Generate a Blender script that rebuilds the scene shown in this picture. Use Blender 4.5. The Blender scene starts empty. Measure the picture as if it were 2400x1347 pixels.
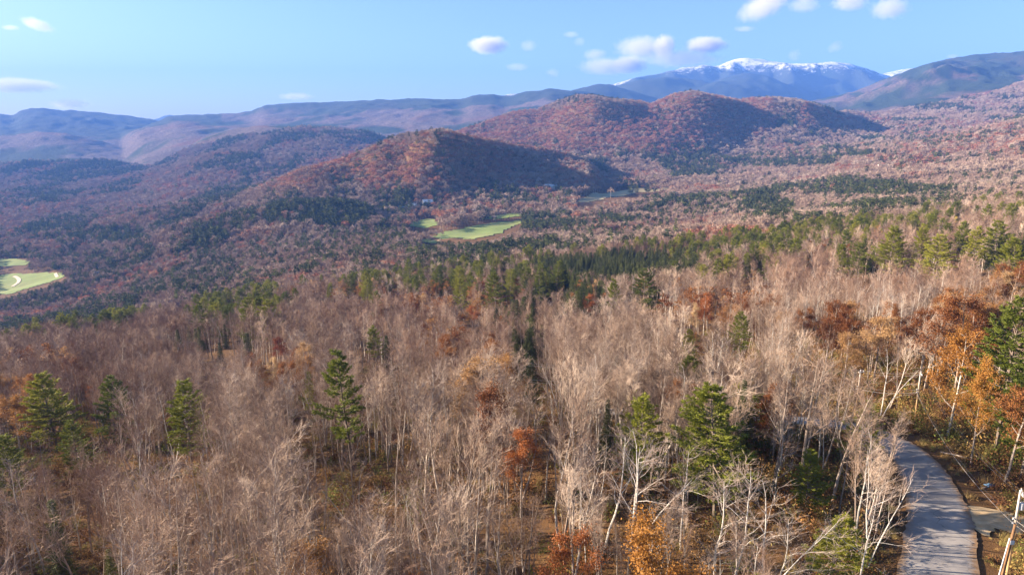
import bpy, math, random
import numpy as np
from mathutils import Vector, Matrix

SC = bpy.context.scene
COL = SC.collection
R = math.radians

# ------------------------------------------------------------------ camera
PITCH = R(13.46)
CP, SP = math.cos(PITCH), math.sin(PITCH)
cam_data = bpy.data.cameras.new('camera')
cam = bpy.data.objects.new('camera', cam_data)
COL.objects.link(cam)
cam.location = (0, 0, 0)
cam.rotation_euler = (math.pi / 2 - PITCH, 0, 0)
cam_data.sensor_width = 36
cam_data.lens = 24
cam_data.clip_start = 0.5
cam_data.clip_end = 80000
SC.camera = cam

# ------------------------------------------------------------------ sky, sun, exposure
SUN_EL = R(17.5)
SUN_AHEAD = R(10)                     # the sun stands on the left, a little ahead of the camera
sun_vec = Vector((-math.cos(SUN_AHEAD) * math.cos(SUN_EL), math.sin(SUN_AHEAD) * math.cos(SUN_EL), math.sin(SUN_EL)))
world = bpy.data.worlds.new('World')
SC.world = world
world.use_nodes = True
wn = world.node_tree.nodes
wl = world.node_tree.links
bg = wn['Background']
sky = wn.new('ShaderNodeTexSky')
sky.sky_type = 'NISHITA'
sky.sun_disc = False
sky.sun_elevation = SUN_EL
sky.sun_rotation = math.atan2(sun_vec.x, sun_vec.y)
sky.altitude = 1200
sky.air_density = 1.0
sky.dust_density = 2.0
sky.ozone_density = 3.0
wl.new(sky.outputs[0], bg.inputs[0])
bg.inputs[1].default_value = 0.05
sun_data = bpy.data.lights.new('sun', 'SUN')
sun_data.energy = 5.0
sun_data.angle = R(0.5)
sun_data.color = (1.0, 0.83, 0.64)
sun = bpy.data.objects.new('sun', sun_data)
COL.objects.link(sun)
sun.rotation_euler = (-sun_vec).to_track_quat('-Z', 'Y').to_euler()
SC.view_settings.view_transform = 'Standard'
SC.view_settings.look = 'None'
SC.view_settings.exposure = 2.25
SC.view_settings.gamma = 1.0
SC.view_settings.use_curve_mapping = False
SC.render.engine = 'CYCLES'
SC.render.filter_size = 1.1
cy = SC.cycles
cy.max_bounces = 4
cy.diffuse_bounces = 1
cy.glossy_bounces = 1
cy.transmission_bounces = 2
cy.transparent_max_bounces = 4
cy.volume_bounces = 2
cy.use_adaptive_sampling = False
cy.adaptive_threshold = 0.02
cy.use_denoising = True
cy.sample_clamp_indirect = 4.0
cy.volume_step_rate = 1.0

# ------------------------------------------------------------------ noise and projection
def _hash(ix, iy, seed):
    h = (ix.astype(np.int64) * 374761393 + iy.astype(np.int64) * 668265263 + seed * 974634777) & 0xffffffff
    h = ((h ^ (h >> 13)) * 1274126177) & 0xffffffff
    h = h ^ (h >> 16)
    return (h & 0xffff) / 65535.0

def vnoise(x, y, seed=0):
    x = np.asarray(x, float); y = np.asarray(y, float)
    ix = np.floor(x); iy = np.floor(y)
    fx = x - ix; fy = y - iy
    fx = fx * fx * fx * (fx * (fx * 6 - 15) + 10); fy = fy * fy * fy * (fy * (fy * 6 - 15) + 10)
    a = _hash(ix, iy, seed); b = _hash(ix + 1, iy, seed)
    c = _hash(ix, iy + 1, seed); d = _hash(ix + 1, iy + 1, seed)
    return (a + (b - a) * fx) * (1 - fy) + (c + (d - c) * fx) * fy

def fbm(x, y, octv=4, seed=0):
    s = 0; a = 0.5; n = 0
    for k in range(octv):
        cx, sx = math.cos(k * 1.1), math.sin(k * 1.1)
        s = s + a * vnoise(x * cx - y * sx, x * sx + y * cx, seed + k * 17); n += a
        a *= 0.5; x = x * 2.03; y = y * 2.03
    return s / n

def ridged(x, y, octv=4, seed=0):
    s = 0; a = 0.5; n = 0
    for k in range(octv):
        cx, sx = math.cos(k * 0.9 + .4), math.sin(k * 0.9 + .4)
        v = 1 - np.abs(2 * vnoise(x * cx - y * sx, x * sx + y * cx, seed + k * 31) - 1)
        s = s + a * v * v; n += a
        a *= 0.5; x = x * 2.1; y = y * 2.1
    return s / n

def slope_of(py):
    v = (673 - py) / 1600.0
    return (-SP + CP * v) / (CP + SP * v)

def t_of(px, py):
    v = (673 - py) / 1600.0
    return (px - 1200) / 1600.0 / (CP + SP * v)

def project(X, Y, Z):
    d = CP * Y - SP * Z
    up = SP * Y + CP * Z
    d = np.maximum(d, 1e-3)
    return 1200 + 1600 * X / d, 673 - 1600 * up / d, d

# ------------------------------------------------------------------ terrain height
YT = np.array([20, 60, 110, 160, 230, 330, 480, 700, 1000, 1400, 1900, 2600, 3600, 5000, 8000, 12000, 20000, 40000], float)
TT = np.array([-1.5, -.763, -.509, -.254, 0, .254, .509, .763, 1.5])
TAB = np.array([
 [-58, -63, -80, -92, -108, -135, -185, -255, -315, -345, -350, -350, -345, -335, -270, -200, -200, -200],
 [-50, -57, -72, -82, -96, -118, -165, -240, -300, -338, -345, -345, -340, -325, -260, -200, -200, -200],
 [-48, -54, -66, -77, -91, -110, -148, -198, -245, -275, -290, -300, -310, -300, -240, -200, -200, -200],
 [-47, -52, -62, -75, -88, -105, -132, -165, -192, -212, -225, -240, -265, -270, -220, -200, -200, -200],
 [-46, -50, -58, -70, -84, -100, -122, -150, -180, -203, -206, -212, -220, -220, -180, -200, -200, -200],
 [-45, -48, -54, -64, -76, -90, -108, -130, -156, -180, -188, -182, -165, -140, -120, -200, -200, -200],
 [-45, -46, -51.5, -58, -66, -77, -89, -104, -119, -135, -140, -135, -112, -90, -60, -200, -200, -200],
 [-44.5, -46, -50, -54, -60, -68, -76, -86, -95, -100, -98, -88, -66, -30, 20, -200, -200, -200],
 [-43, -44, -46, -48, -50, -54, -58, -62, -66, -66, -60, -40, -20, 20, 60, -200, -200, -200]], float)
_LY = np.linspace(math.log(20), math.log(40000), 260)
_TG = np.linspace(-1.5, 1.5, 161)
_tmp = np.array([np.interp(_LY, np.log(YT), row) for row in TAB])
_G = np.array([np.interp(_TG, TT, _tmp[:, j]) for j in range(len(_LY))]).T      # [t, Y]
def _blur(a, k, ax):
    w = np.exp(-np.linspace(-2, 2, 2 * k + 1) ** 2); w /= w.sum()
    pad = [(0, 0), (0, 0)]; pad[ax] = (k, k)
    p = np.pad(a, pad, mode='edge')
    return np.apply_along_axis(lambda m: np.convolve(m, w, 'valid'), ax, p)
_G = _blur(_blur(_G, 7, 0), 5, 1)

def base_h(X, Y):
    Yc = np.clip(Y, 20, 39000)
    t = np.clip(X / np.maximum(Y, 70), -1.499, 1.499)
    fi = (t + 1.5) / 3.0 * (len(_TG) - 1)
    fj = (np.log(Yc) - _LY[0]) / (_LY[-1] - _LY[0]) * (len(_LY) - 1)
    i = np.clip(fi.astype(int), 0, len(_TG) - 2); j = np.clip(fj.astype(int), 0, len(_LY) - 2)
    a = fi - i; b = fj - j
    return (_G[i, j] * (1 - a) + _G[i + 1, j] * a) * (1 - b) + (_G[i, j + 1] * (1 - a) + _G[i + 1, j + 1] * a) * b

class Ridge:
    def __init__(s, pts, wf, wb, canopy=12, rough=0.0, wave=500, seed=1, power=2.0, spurs=()):
        s.spurs, s.canopy = spurs, canopy
        pts = [(p[0], p[1], p[2]) for p in pts]
        t = np.array([t_of(p[0], p[1]) for p in pts])
        Yc = np.array([p[2] for p in pts], float)
        z = np.array([slope_of(p[1]) * p[2] - canopy for p in pts])
        tt = np.linspace(t[0], t[-1], 400)
        zz = np.interp(tt, t, z); yy = np.interp(tt, t, Yc)
        k = 2
        w = np.ones(2 * k + 1) / (2 * k + 1)
        zz = np.convolve(np.pad(zz, k, mode='edge'), w, 'valid')
        yy = np.convolve(np.pad(yy, 3 * k, mode='edge'), np.ones(6 * k + 1) / (6 * k + 1), 'valid')
        s.t, s.z, s.y = tt, zz, yy
        s.wf, s.wb, s.rough, s.wave, s.seed, s.power = wf, wb, rough, wave, seed, power
    def apply(s, X, Y, H):
        t = X / np.maximum(Y, 70)
        m = (t > s.t[0] - .03) & (t < s.t[-1] + .03) & (Y > s.y.min() - 2.6 * s.wf) & (Y < s.y.max() + 2.6 * s.wb)
        if not m.any(): return H
        X, Y, t, Hm = X[m], Y[m], t[m], H[m]
        yc = np.interp(t, s.t, s.y)
        zc = np.interp(t, s.t, s.z)
        edge = np.clip((t - s.t[0]) / 0.03 + 1, 0, 1) * np.clip((s.t[-1] - t) / 0.03 + 1, 0, 1)
        dY = Y - yc
        q = np.abs(dY) / np.where(dY < 0, s.wf, s.wb)
        prof = np.exp(-q ** s.power) * edge * np.clip((2.6 - q) / 1.4, 0, 1)
        d = np.maximum(zc - Hm, 0)
        out = Hm + d * prof
        if s.rough:
            n = ridged(X / s.wave, Y / s.wave * .8, 5, s.seed) - 0.45
            out = out + s.rough * prof * (1 - np.exp(-(q / 0.16) ** 2)) * np.clip(d / (abs(s.rough) * 1.2), 0, 1) * n
        for b_ in s.spurs: out = out + bump(X, Y, *b_) * edge
        # nothing on the hill rises above the line of its crest
        lim = (zc + s.canopy) / yc * Y - s.canopy
        k = 4 + .0012 * Y
        low = -k * np.logaddexp(-(out - lim) / k, 0) + lim
        near_crest = np.exp(-(dY / (.10 * s.wf)) ** 2)
        out = np.where(zc > Hm, low * (1 - near_crest) + np.minimum(out, lim) * near_crest, out)
        out = np.maximum(out, Hm)
        H = H.copy(); H[m] = out
        return H

RIDGES = [
 # far small peak in the left gap
 Ridge([(330, 290, 15000), (395, 268, 15000), (430, 274, 15000), (470, 290, 15000)], 900, 1500, 0, 30, 900, 3),
 # far left mountain
 Ridge([(-900, 250, 9500), (-300, 262, 9500), (-60, 268, 9500), (0, 267, 9500), (32, 272, 9500), (42, 262, 9500), (62, 255, 9500), (95, 253, 9500), (135, 258, 9500),
        (200, 261, 9500), (270, 268, 9500), (340, 277, 9500), (400, 288, 9500), (520, 312, 9500)], 1900, 1500, 0, 260, 1000, 5, 1.5),
 # snow mountain with its shoulders
 Ridge([(1130, 240, 13000), (1200, 219, 13000), (1240, 222, 13000), (1330, 214, 13000), (1430, 200, 13000), (1480, 185, 13000), (1530, 176, 13000), (1600, 160, 13000), (1650, 152, 13000),
        (1682, 156, 13000), (1700, 146, 13000), (1740, 135, 13000), (1790, 139, 13000), (1850, 150, 13000), (1900, 148, 13000), (1935, 145, 13000), (1980, 147, 13000),
        (2030, 160, 13000), (2080, 180, 13000), (2140, 205, 13000), (2200, 235, 13000)], 2300, 2500, 0, 760, 1300, 11, 1.25),
 Ridge([(2030, 200, 15500), (2070, 172, 15500), (2120, 161, 15500), (2200, 155, 15500), (2400, 160, 15500)], 1500, 1500, 0, 200, 1500, 12, 1.3),
 # front spurs of the snow mountain
 Ridge([(1380, 222, 10500), (1430, 205, 10500), (1500, 186, 10500), (1560, 178, 10500), (1640, 188, 10500), (1720, 214, 10500), (1800, 240, 10500)], 1500, 900, 0, 260, 1100, 13, 1.5),
 Ridge([(1640, 205, 11300), (1700, 182, 11300), (1750, 170, 11300), (1800, 178, 11300), (1860, 205, 11300), (1900, 225, 11300)], 1500, 900, 0, 260, 1000, 14, 1.5),
 # long middle ridge
 Ridge([(330, 300, 8600), (400, 272, 8600), (450, 268, 8600), (560, 266, 8600), (585, 262, 8600), (620, 247, 8600), (700, 241, 8600), (760, 241, 8500), (850, 237, 8400),
        (905, 233, 8300), (1000, 230, 8200), (1080, 233, 8100), (1110, 223, 8100), (1150, 221, 8100), (1185, 227, 8100), (1240, 214, 8000), (1290, 207, 8000),
        (1335, 212, 8000), (1400, 228, 8000), (1500, 250, 8000), (1560, 262, 8000)], 2600, 1200, 0, 150, 1100, 21, 1.35),
 Ridge([(1290, 225, 9200), (1350, 208, 9200), (1400, 197, 9200), (1430, 199, 9200), (1490, 216, 9200), (1560, 235, 9200)], 900, 800, 0, 70, 900, 22),
 # right mountain
 Ridge([(1780, 262, 7600), (1880, 240, 7600), (2000, 214, 7500), (2070, 186, 7400), (2110, 172, 7300), (2160, 156, 7200), (2220, 140, 7200), (2290, 128, 7200), (2350, 126, 7200),
        (2400, 121, 7200), (2600, 105, 7200), (3200, 120, 7200)], 2500, 1500, 0, 420, 1000, 31, 1.4),
 # left small dome, left middle hill
 Ridge([(-200, 335, 6600), (-60, 322, 6600), (30, 312, 6600), (95, 304, 6600), (150, 308, 6600), (215, 324, 6600), (300, 345, 6600)], 800, 700, 8, 30, 500, 41),
 Ridge([(330, 300, 7200), (420, 283, 7200), (520, 290, 7200), (700, 288, 7200), (860, 285, 7200), (1000, 300, 7200)], 1300, 700, 8, 90, 700, 42, 1.6),
 Ridge([(360, 378, 5000), (430, 346, 5000), (480, 318, 5000), (530, 302, 5000), (600, 292, 5000), (720, 290, 5000), (790, 293, 5000), (850, 301, 5000), (905, 318, 5000),
        (960, 335, 5000), (1060, 360, 5000)], 1250, 900, 10, 110, 600, 43, 1.7),
 Ridge([(-300, 380, 4700), (0, 372, 4700), (150, 366, 4700), (260, 368, 4700), (340, 385, 4700), (420, 400, 4700)], 500, 500, 10, 45, 450, 44),
 Ridge([(330, 405, 3900), (420, 378, 3900), (520, 352, 3900), (580, 352, 3900), (640, 378, 3900), (720, 410, 3900)], 550, 500, 10, 45, 450, 45),
 # right rear ridges
 Ridge([(1900, 275, 5600), (2000, 258, 5600), (2130, 236, 5600), (2220, 231, 5600), (2300, 233, 5600), (2420, 226, 5600), (2700, 205, 5600)], 600, 600, 10, 60, 600, 46),
 Ridge([(2020, 300, 4700), (2100, 280, 4700), (2250, 262, 4700), (2400, 250, 4700), (2700, 235, 4700)], 500, 450, 10, 50, 500, 47),
 # the pair of rust coloured hills
 Ridge([(1040, 330, 3700), (1080, 308, 3750), (1140, 288, 3800), (1200, 266, 3850), (1260, 259, 3900), (1310, 241, 3950), (1350, 228, 4000), (1395, 231, 4000), (1440, 239, 4000),
        (1500, 243, 4000), (1540, 252, 4000), (1600, 275, 4000), (1700, 320, 4000)], 900, 600, 12, 190, 520, 51, 2.0, [(470, 3600, 140, 330, R(-10), 170), (760, 3650, 110, 260, 0, -30)]),
 Ridge([(1470, 262, 4150), (1530, 246, 4150), (1580, 225, 4150), (1622, 219, 4150), (1660, 225, 4150), (1730, 238, 4150), (1760, 235, 4150), (1800, 233, 4150), (1860, 237, 4150),
        (1925, 251, 4150), (1990, 274, 4150), (2040, 302, 4150), (2100, 325, 4150)], 800, 600, 12, 190, 520, 52, 2.0, [(1000, 3760, 150, 380, R(-18), 210), (1400, 3790, 170, 360, R(-22), 180)]),
 Ridge([(1900, 280, 4400), (1980, 263, 4400), (2080, 272, 4400), (2140, 284, 4400), (2190, 298, 4400), (2240, 312, 4400)], 350, 350, 12, 30, 300, 53),
 # near rust hill, running down to the left
 Ridge([(-300, 600, 1750), (0, 566, 1850), (200, 530, 1950), (300, 505, 2000), (450, 478, 2050), (560, 458, 2100), (640, 428, 2100), (700, 402, 2150), (800, 376, 2200), (862, 352, 2200),
        (900, 335, 2200), (960, 316, 2200), (1040, 309, 2200), (1085, 320, 2220), (1200, 338, 2260), (1300, 354, 2300), (1375, 376, 2330), (1405, 405, 2330), (1430, 440, 2330), (1500, 470, 2330)],
       380, 520, 12, 90, 300, 61, 2.4, [(-180, 2030, 70, 190, R(-14), 130), (-560, 1990, 80, 190, R(12), 30), (-400, 2010, 50, 130, R(8), 24), (20, 2060, 90, 130, 0, -25)]),
 # right reddish slope
 Ridge([(1960, 350, 2700), (2050, 334, 2700), (2200, 320, 2700), (2300, 301, 2700), (2400, 279, 2700), (2600, 240, 2700), (3000, 220, 2700)], 900, 700, 12, 50, 500, 62, 1.8),
 # low rise carrying dark conifers
 Ridge([(330, 560, 1500), (430, 520, 1500), (600, 492, 1500), (690, 476, 1500), (760, 473, 1500), (850, 482, 1500), (900, 498, 1500), (960, 525, 1500)], 180, 200, 16, 10, 150, 63),
]

def bump(X, Y, x0, y0, rx, ry, ang, h):
    c, s = math.cos(ang), math.sin(ang)
    dx, dy = X - x0, Y - y0
    a = (dx * c + dy * s) / rx; b = (-dx * s + dy * c) / ry
    return h * np.exp(-(a * a + b * b))

ROAD_LINE = None
def H(X, Y):
    X = np.asarray(X, float); Y = np.asarray(Y, float)
    z = base_h(X, Y)
    far = np.clip((Y - 150) / 900, 0, 1)
    z = z + (fbm(X / 260, Y / 260, 4, 7) - .5) * (3 + 26 * far)
    small = (fbm(X / 28, Y / 28, 3, 9) - .5) * 1.6
    if ROAD_LINE is not None:
        near = (Y < 330) & (X > -80)
        if near.any():
            dr = np.full(X.shape, 1e9)
            xs, ys = X[near], Y[near]; dd = np.full(xs.shape, 1e9)
            for a, b in ROAD_LINE: dd = np.minimum(dd, (xs - a) ** 2 + (ys - b) ** 2)
            dr[near] = np.sqrt(dd)
            k = np.clip((dr - 5) / 7, 0, 1)
            small = small * k - .25 * np.exp(-((dr - 5.6) / 1.1) ** 2)
    z = z + small
    for r in RIDGES:
        z = r.apply(X, Y, z)
    # spurs that come forward from the hills
    m = Y > 4300
    if m.any():
        xf, yf = X[m], Y[m]; farr = np.clip((yf - 4300) / 1500, 0, 1)
        z = z.copy(); z[m] += ((fbm(xf / 75, yf / 75, 3, 19) - .5) * 26 + (fbm(xf / 420, yf / 420, 3, 23) - .5) * 28) * farr
    return z

def H1(x, y):
    return float(H(np.array([x]), np.array([y]))[0])

def ground_at(px, py, y0=25, y1=9000):
    """first point of the ground seen through this picture direction"""
    s, t = slope_of(py), t_of(px, py)
    Y = np.exp(np.linspace(math.log(y0), math.log(y1), 1500))
    g = H(t * Y, Y) - s * Y
    k = np.argmax(g > 0)
    if g[k] <= 0: k = len(Y) - 1
    a = Y[max(k - 1, 0)]; b = Y[k]
    for _ in range(18):
        m = (a + b) / 2
        if H1(t * m, m) > s * m: b = m
        else: a = m
    return Vector((t * b, b, H1(t * b, b)))

def top_at(px, py, h, y0=35, y1=2600):
    """where a tree of height h stands whose top is seen through this direction"""
    s, t = slope_of(py), t_of(px, py)
    Y = np.exp(np.linspace(math.log(y0), math.log(y1), 900))
    g = H(t * Y, Y) + h - s * Y
    k = np.argmax(g > 0)
    if g[k] <= 0: return None
    return Vector((t * Y[k], Y[k], H1(t * Y[k], Y[k])))

# ------------------------------------------------------------------ materials
def mat(name):
    m = bpy.data.materials.new(name)
    m.use_nodes = True
    nt = m.node_tree
    return m, nt, nt.nodes, nt.links, nt.nodes['Principled BSDF']

def ramp(nodes, stops, interp='LINEAR'):
    r = nodes.new('ShaderNodeValToRGB')
    r.color_ramp.interpolation = interp
    el = r.color_ramp.elements
    el[0].position, el[0].color = stops[0][0], (*stops[0][1], 1)
    el[1].position, el[1].color = stops[-1][0], (*stops[-1][1], 1)
    for p, c in stops[1:-1]:
        e = el.new(p); e.color = (*c, 1)
    return r

def noise(nodes, links, scale, detail=4, src=None, rough=.55):
    n = nodes.new('ShaderNodeTexNoise')
    n.inputs['Scale'].default_value = scale
    n.inputs['Detail'].default_value = detail
    n.inputs['Roughness'].default_value = rough
    if src is not None: links.new(src, n.inputs['Vector'])
    return n

def mixc(nodes, links, f, a, b, mode='MIX'):
    m = nodes.new('ShaderNodeMix'); m.data_type = 'RGBA'; m.blend_type = mode
    for i, v in ((0, f), (6, a), (7, b)):
        if isinstance(v, (int, float)): m.inputs[i].default_value = v
        elif isinstance(v, tuple): m.inputs[i].default_value = (*v, 1)
        else: links.new(v, m.inputs[i])
    return m.outputs[2]

def tree_mat(name, stops, stand=None, grain=None, rough=.85, trans=0.0, stand_scale=0.01):
    """colour varies from tree to tree (object random) and from stand to stand (location noise)"""
    m, nt, N, L, B = mat(name)
    oi = N.new('ShaderNodeObjectInfo')
    r = ramp(N, stops)
    L.new(oi.outputs['Random'], r.inputs[0])
    c = r.outputs[0]
    if stand:
        n = noise(N, L, stand_scale, 3, oi.outputs['Location'])
        r2 = ramp(N, [(.42, (0, 0, 0)), (.6, (1, 1, 1))])
        L.new(n.outputs[0], r2.inputs[0])
        c = mixc(N, L, r2.outputs[0], c, mixc(N, L, .65, c, stand))
    if grain:
        tc = N.new('ShaderNodeTexCoord')
        mp = N.new('ShaderNodeMapping'); mp.inputs['Scale'].default_value = grain[2]
        L.new(tc.outputs['Object'], mp.inputs[0])
        n = noise(N, L, grain[0], 3, mp.outputs[0])
        r3 = ramp(N, [(grain[3], (0, 0, 0)), (grain[4], (1, 1, 1))])
        L.new(n.outputs[0], r3.inputs[0])
        c = mixc(N, L, r3.outputs[0], c, grain[1])
    L.new(c, B.inputs['Base Color'])
    B.inputs['Roughness'].default_value = rough
    B.inputs['Specular IOR Level'].default_value = .25
    if trans:
        tr = N.new('ShaderNodeBsdfTranslucent'); L.new(c, tr.inputs[0])
        mx = N.new('ShaderNodeMixShader'); mx.inputs[0].default_value = trans
        L.new(B.outputs[0], mx.inputs[1]); L.new(tr.outputs[0], mx.inputs[2])
        L.new(mx.outputs[0], N['Material Output'].inputs[0])
    return m

M = {}
M['bark'] = tree_mat('bark', [(0, (.26, .20, .16)), (.5, (.40, .33, .275)), (1, (.55, .48, .41))], grain=(3.5, (.12, .09, .07), (1, 1, .35), .5, .68))
M['twig'] = tree_mat('twig', [(0, (.14, .085, .06)), (.35, (.26, .175, .125)), (.7, (.39, .28, .205)), (1, (.58, .45, .35))], stand=(.23, .13, .09))
M['birch_bark'] = tree_mat('birch_bark', [(0, (.44, .40, .35)), (1, (.62, .57, .51))], grain=(2.2, (.10, .085, .08), (1, 1, 3.2), .60, .66))
M['birch_twig'] = tree_mat('birch_twig', [(0, (.28, .20, .16)), (1, (.42, .33, .27))])
M['far_twig'] = tree_mat('far_twig', [(0, (.23, .165, .125)), (.4, (.31, .225, .17)), (.75, (.38, .285, .22)), (1, (.47, .36, .285))], stand=(.30, .195, .145), stand_scale=.006)
M['pine_bark'] = tree_mat('pine_bark', [(0, (.13, .10, .08)), (1, (.26, .21, .17))])
M['pine_needles'] = tree_mat('pine_needles', [(0, (.11, .135, .018)), (.5, (.20, .215, .024)), (1, (.31, .30, .036))], trans=.25, rough=.6)
M['hemlock_needles'] = tree_mat('hemlock_needles', [(0, (.04, .052, .013)), (.6, (.07, .085, .018)), (1, (.11, .12, .026))], trans=.15, rough=.65)
M['far_needles'] = tree_mat('far_needles', [(0, (.04, .055, .022)), (.6, (.075, .092, .03)), (1, (.13, .145, .04))], trans=.15)
M['oak_leaves'] = tree_mat('oak_leaves', [(0, (.15, .052, .020)), (.35, (.235, .088, .027)), (.65, (.31, .135, .038)), (.85, (.38, .20, .065)), (1, (.44, .29, .15))], trans=.3, rough=.7)
M['red_leaves'] = tree_mat('red_leaves', [(0, (.15, .035, .018)), (1, (.24, .065, .025))], trans=.3, rough=.7)
M['gold_leaves'] = tree_mat('gold_leaves', [(0, (.34, .15, .032)), (.6, (.44, .22, .045)), (1, (.48, .29, .08))], trans=.35, rough=.7)
M['tan_leaves'] = tree_mat('tan_leaves', [(0, (.55, .38, .20)), (1, (.62, .45, .26))], trans=.3, rough=.7)
M['rust_leaves'] = tree_mat('rust_leaves', [(0, (.33, .11, .035)), (1, (.42, .16, .05))], trans=.3, rough=.7)
M['yellow_leaves'] = tree_mat('yellow_leaves', [(0, (.55, .44, .03)), (1, (.66, .50, .05))], trans=.35, rough=.7)
M['far_rust'] = tree_mat('far_rust', [(0, (.27, .105, .065)), (.5, (.36, .15, .09)), (.85, (.41, .20, .12)), (1, (.45, .28, .17))], stand=(.34, .17, .11), trans=.2, stand_scale=.006)
M['brush'] = tree_mat('brush', [(0, (.14, .06, .025)), (.4, (.30, .14, .045)), (.7, (.40, .24, .08)), (1, (.24, .22, .06))], stand=(.13, .06, .03), stand_scale=.09, trans=.2)
M['dry_grass'] = tree_mat('dry_grass', [(0, (.34, .20, .08)), (.6, (.50, .34, .14)), (1, (.32, .28, .09))], trans=.2)
M['young_green'] = tree_mat('young_green', [(0, (.13, .16, .03)), (1, (.22, .22, .05))], trans=.3)

def terrain_mat():
    m, nt, N, L, B = mat('forest_floor')
    g = N.new('ShaderNodeNewGeometry')
    pos = g.outputs['Position']
    n1 = noise(N, L, .35, 6, pos, .65)
    r1 = ramp(N, [(.28, (.028, .016, .010)), (.45, (.075, .038, .018)), (.58, (.145, .070, .028)), (.75, (.24, .14, .062))])
    L.new(n1.outputs[0], r1.inputs[0])
    n1b = noise(N, L, 5.0, 4, pos, .7)
    litter = mixc(N, L, .55, r1.outputs[0], mixc(N, L, n1b.outputs[0], (.03, .018, .010), (.30, .17, .075)))
    at = N.new('ShaderNodeAttribute'); at.attribute_name = 'cover'
    sep = N.new('ShaderNodeSeparateColor'); L.new(at.outputs['Color'], sep.inputs[0])
    # distant canopy: twig grey, broken by rust crowns
    nf = noise(N, L, .055, 5, pos, .75)
    rf = ramp(N, [(.30, (.07, .052, .045)), (.48, (.135, .098, .085)), (.60, (.20, .15, .13)), (.75, (.27, .205, .185))])
    L.new(nf.outputs[0], rf.inputs[0])
    nr = noise(N, L, .07, 4, pos, .7)
    rr = ramp(N, [(.35, (.12, .055, .038)), (.62, (.27, .115, .07))])
    L.new(nr.outputs[0], rr.inputs[0])
    canopy = mixc(N, L, sep.outputs[2], rf.outputs[0], rr.outputs[0])
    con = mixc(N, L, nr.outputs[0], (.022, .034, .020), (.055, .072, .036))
    canopy = mixc(N, L, sep.outputs[1], canopy, con)  # conifer tone, which also carries the painted shade of the far left mountain
    c = mixc(N, L, sep.outputs[0], litter, canopy)
    # snow
    sn = N.new('ShaderNodeAttribute'); sn.attribute_name = 'snow'
    ns_ = noise(N, L, .010, 8, pos, .78)
    ns = N.new('ShaderNodeMath'); ns.operation = 'MULTIPLY_ADD'; ns.inputs[1].default_value = 2.0; ns.inputs[2].default_value = -.5; L.new(ns_.outputs[0], ns.inputs[0])
    mth = N.new('ShaderNodeMath'); mth.operation = 'ADD'
    L.new(sn.outputs['Fac'], mth.inputs[0]); L.new(ns.outputs[0], mth.inputs[1])
    rs = ramp(N, [(.93, (0, 0, 0)), (1.0, (1, 1, 1))])
    sub = N.new('ShaderNodeMath'); sub.operation = 'MULTIPLY'; sub.inputs[1].default_value = .72
    L.new(mth.outputs[0], sub.inputs[0]); L.new(sub.outputs[0], rs.inputs[0])
    rs.color_ramp.elements[0].position = .70; rs.color_ramp.elements[1].position = .92
    c = mixc(N, L, rs.outputs[0], c, (.80, .80, .82))
    L.new(c, B.inputs['Base Color'])
    B.inputs['Roughness'].default_value = .95
    B.inputs['Specular IOR Level'].default_value = .1
    # relief: fine near, crown sized far
    bn = N.new('ShaderNodeBump'); bn.inputs['Strength'].default_value = .9; bn.inputs['Distance'].default_value = .25
    L.new(n1b.outputs[0], bn.inputs['Height'])
    bf = N.new('ShaderNodeBump'); bf.inputs['Strength'].default_value = 1.0
    dd = N.new('ShaderNodeMath'); dd.operation = 'MULTIPLY'; dd.inputs[1].default_value = 22
    L.new(sep.outputs[0], dd.inputs[0]); L.new(dd.outputs[0], bf.inputs['Distance'])
    L.new(nf.outputs[0], bf.inputs['Height']); L.new(bn.outputs[0], bf.inputs['Normal'])
    L.new(bf.outputs[0], B.inputs['Normal'])
    return m
M['ground'] = terrain_mat()

def simple(name, stops, scale, rough=.9, detail=5, bump=0, spec=.2):
    m, nt, N, L, B = mat(name)
    g = N.new('ShaderNodeNewGeometry')
    n = noise(N, L, scale, detail, g.outputs['Position'], .6)
    r = ramp(N, stops); L.new(n.outputs[0], r.inputs[0])
    L.new(r.outputs[0], B.inputs['Base Color'])
    B.inputs['Roughness'].default_value = rough
    B.inputs['Specular IOR Level'].default_value = spec
    if bump:
        b = N.new('ShaderNodeBump'); b.inputs['Distance'].default_value = bump
        L.new(n.outputs[0], b.inputs['Height']); L.new(b.outputs[0], B.inputs['Normal'])
    return m
M['meadow'] = simple('meadow', [(.3, (.17, .20, .045)), (.5, (.24, .27, .06)), (.7, (.33, .31, .10))], .02)
def field_mat(name, a, b, worn):
    m, nt, N, L, B = mat(name)
    g = N.new('ShaderNodeNewGeometry'); pos = g.outputs['Position']
    n1 = noise(N, L, .012, 6, pos, .7); n2 = noise(N, L, .09, 5, pos, .7)
    w = N.new('ShaderNodeTexWave'); w.inputs['Scale'].default_value = .035; w.inputs['Distortion'].default_value = 1.5; w.inputs['Detail'].default_value = 2
    mp = N.new('ShaderNodeMapping'); mp.inputs['Rotation'].default_value = (0, 0, .5); L.new(pos, mp.inputs[0]); L.new(mp.outputs[0], w.inputs['Vector'])
    c = mixc(N, L, w.outputs['Fac'], a, b)
    c = mixc(N, L, .5, c, mixc(N, L, n2.outputs[0], a, b))
    r = ramp(N, [(.46, (0, 0, 0)), (.62, (1, 1, 1))]); L.new(n1.outputs[0], r.inputs[0])
    c = mixc(N, L, mixc(N, L, .35, (0, 0, 0), r.outputs[0]), c, worn)
    L.new(c, B.inputs['Base Color']); B.inputs['Roughness'].default_value = .95
    return m
M['meadow'] = field_mat('meadow', (.11, .16, .026), (.21, .27, .045), (.28, .25, .10))
M['dry_meadow'] = simple('dry_meadow', [(.3, (.30, .25, .12)), (.7, (.42, .34, .18))], .03)
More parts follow.
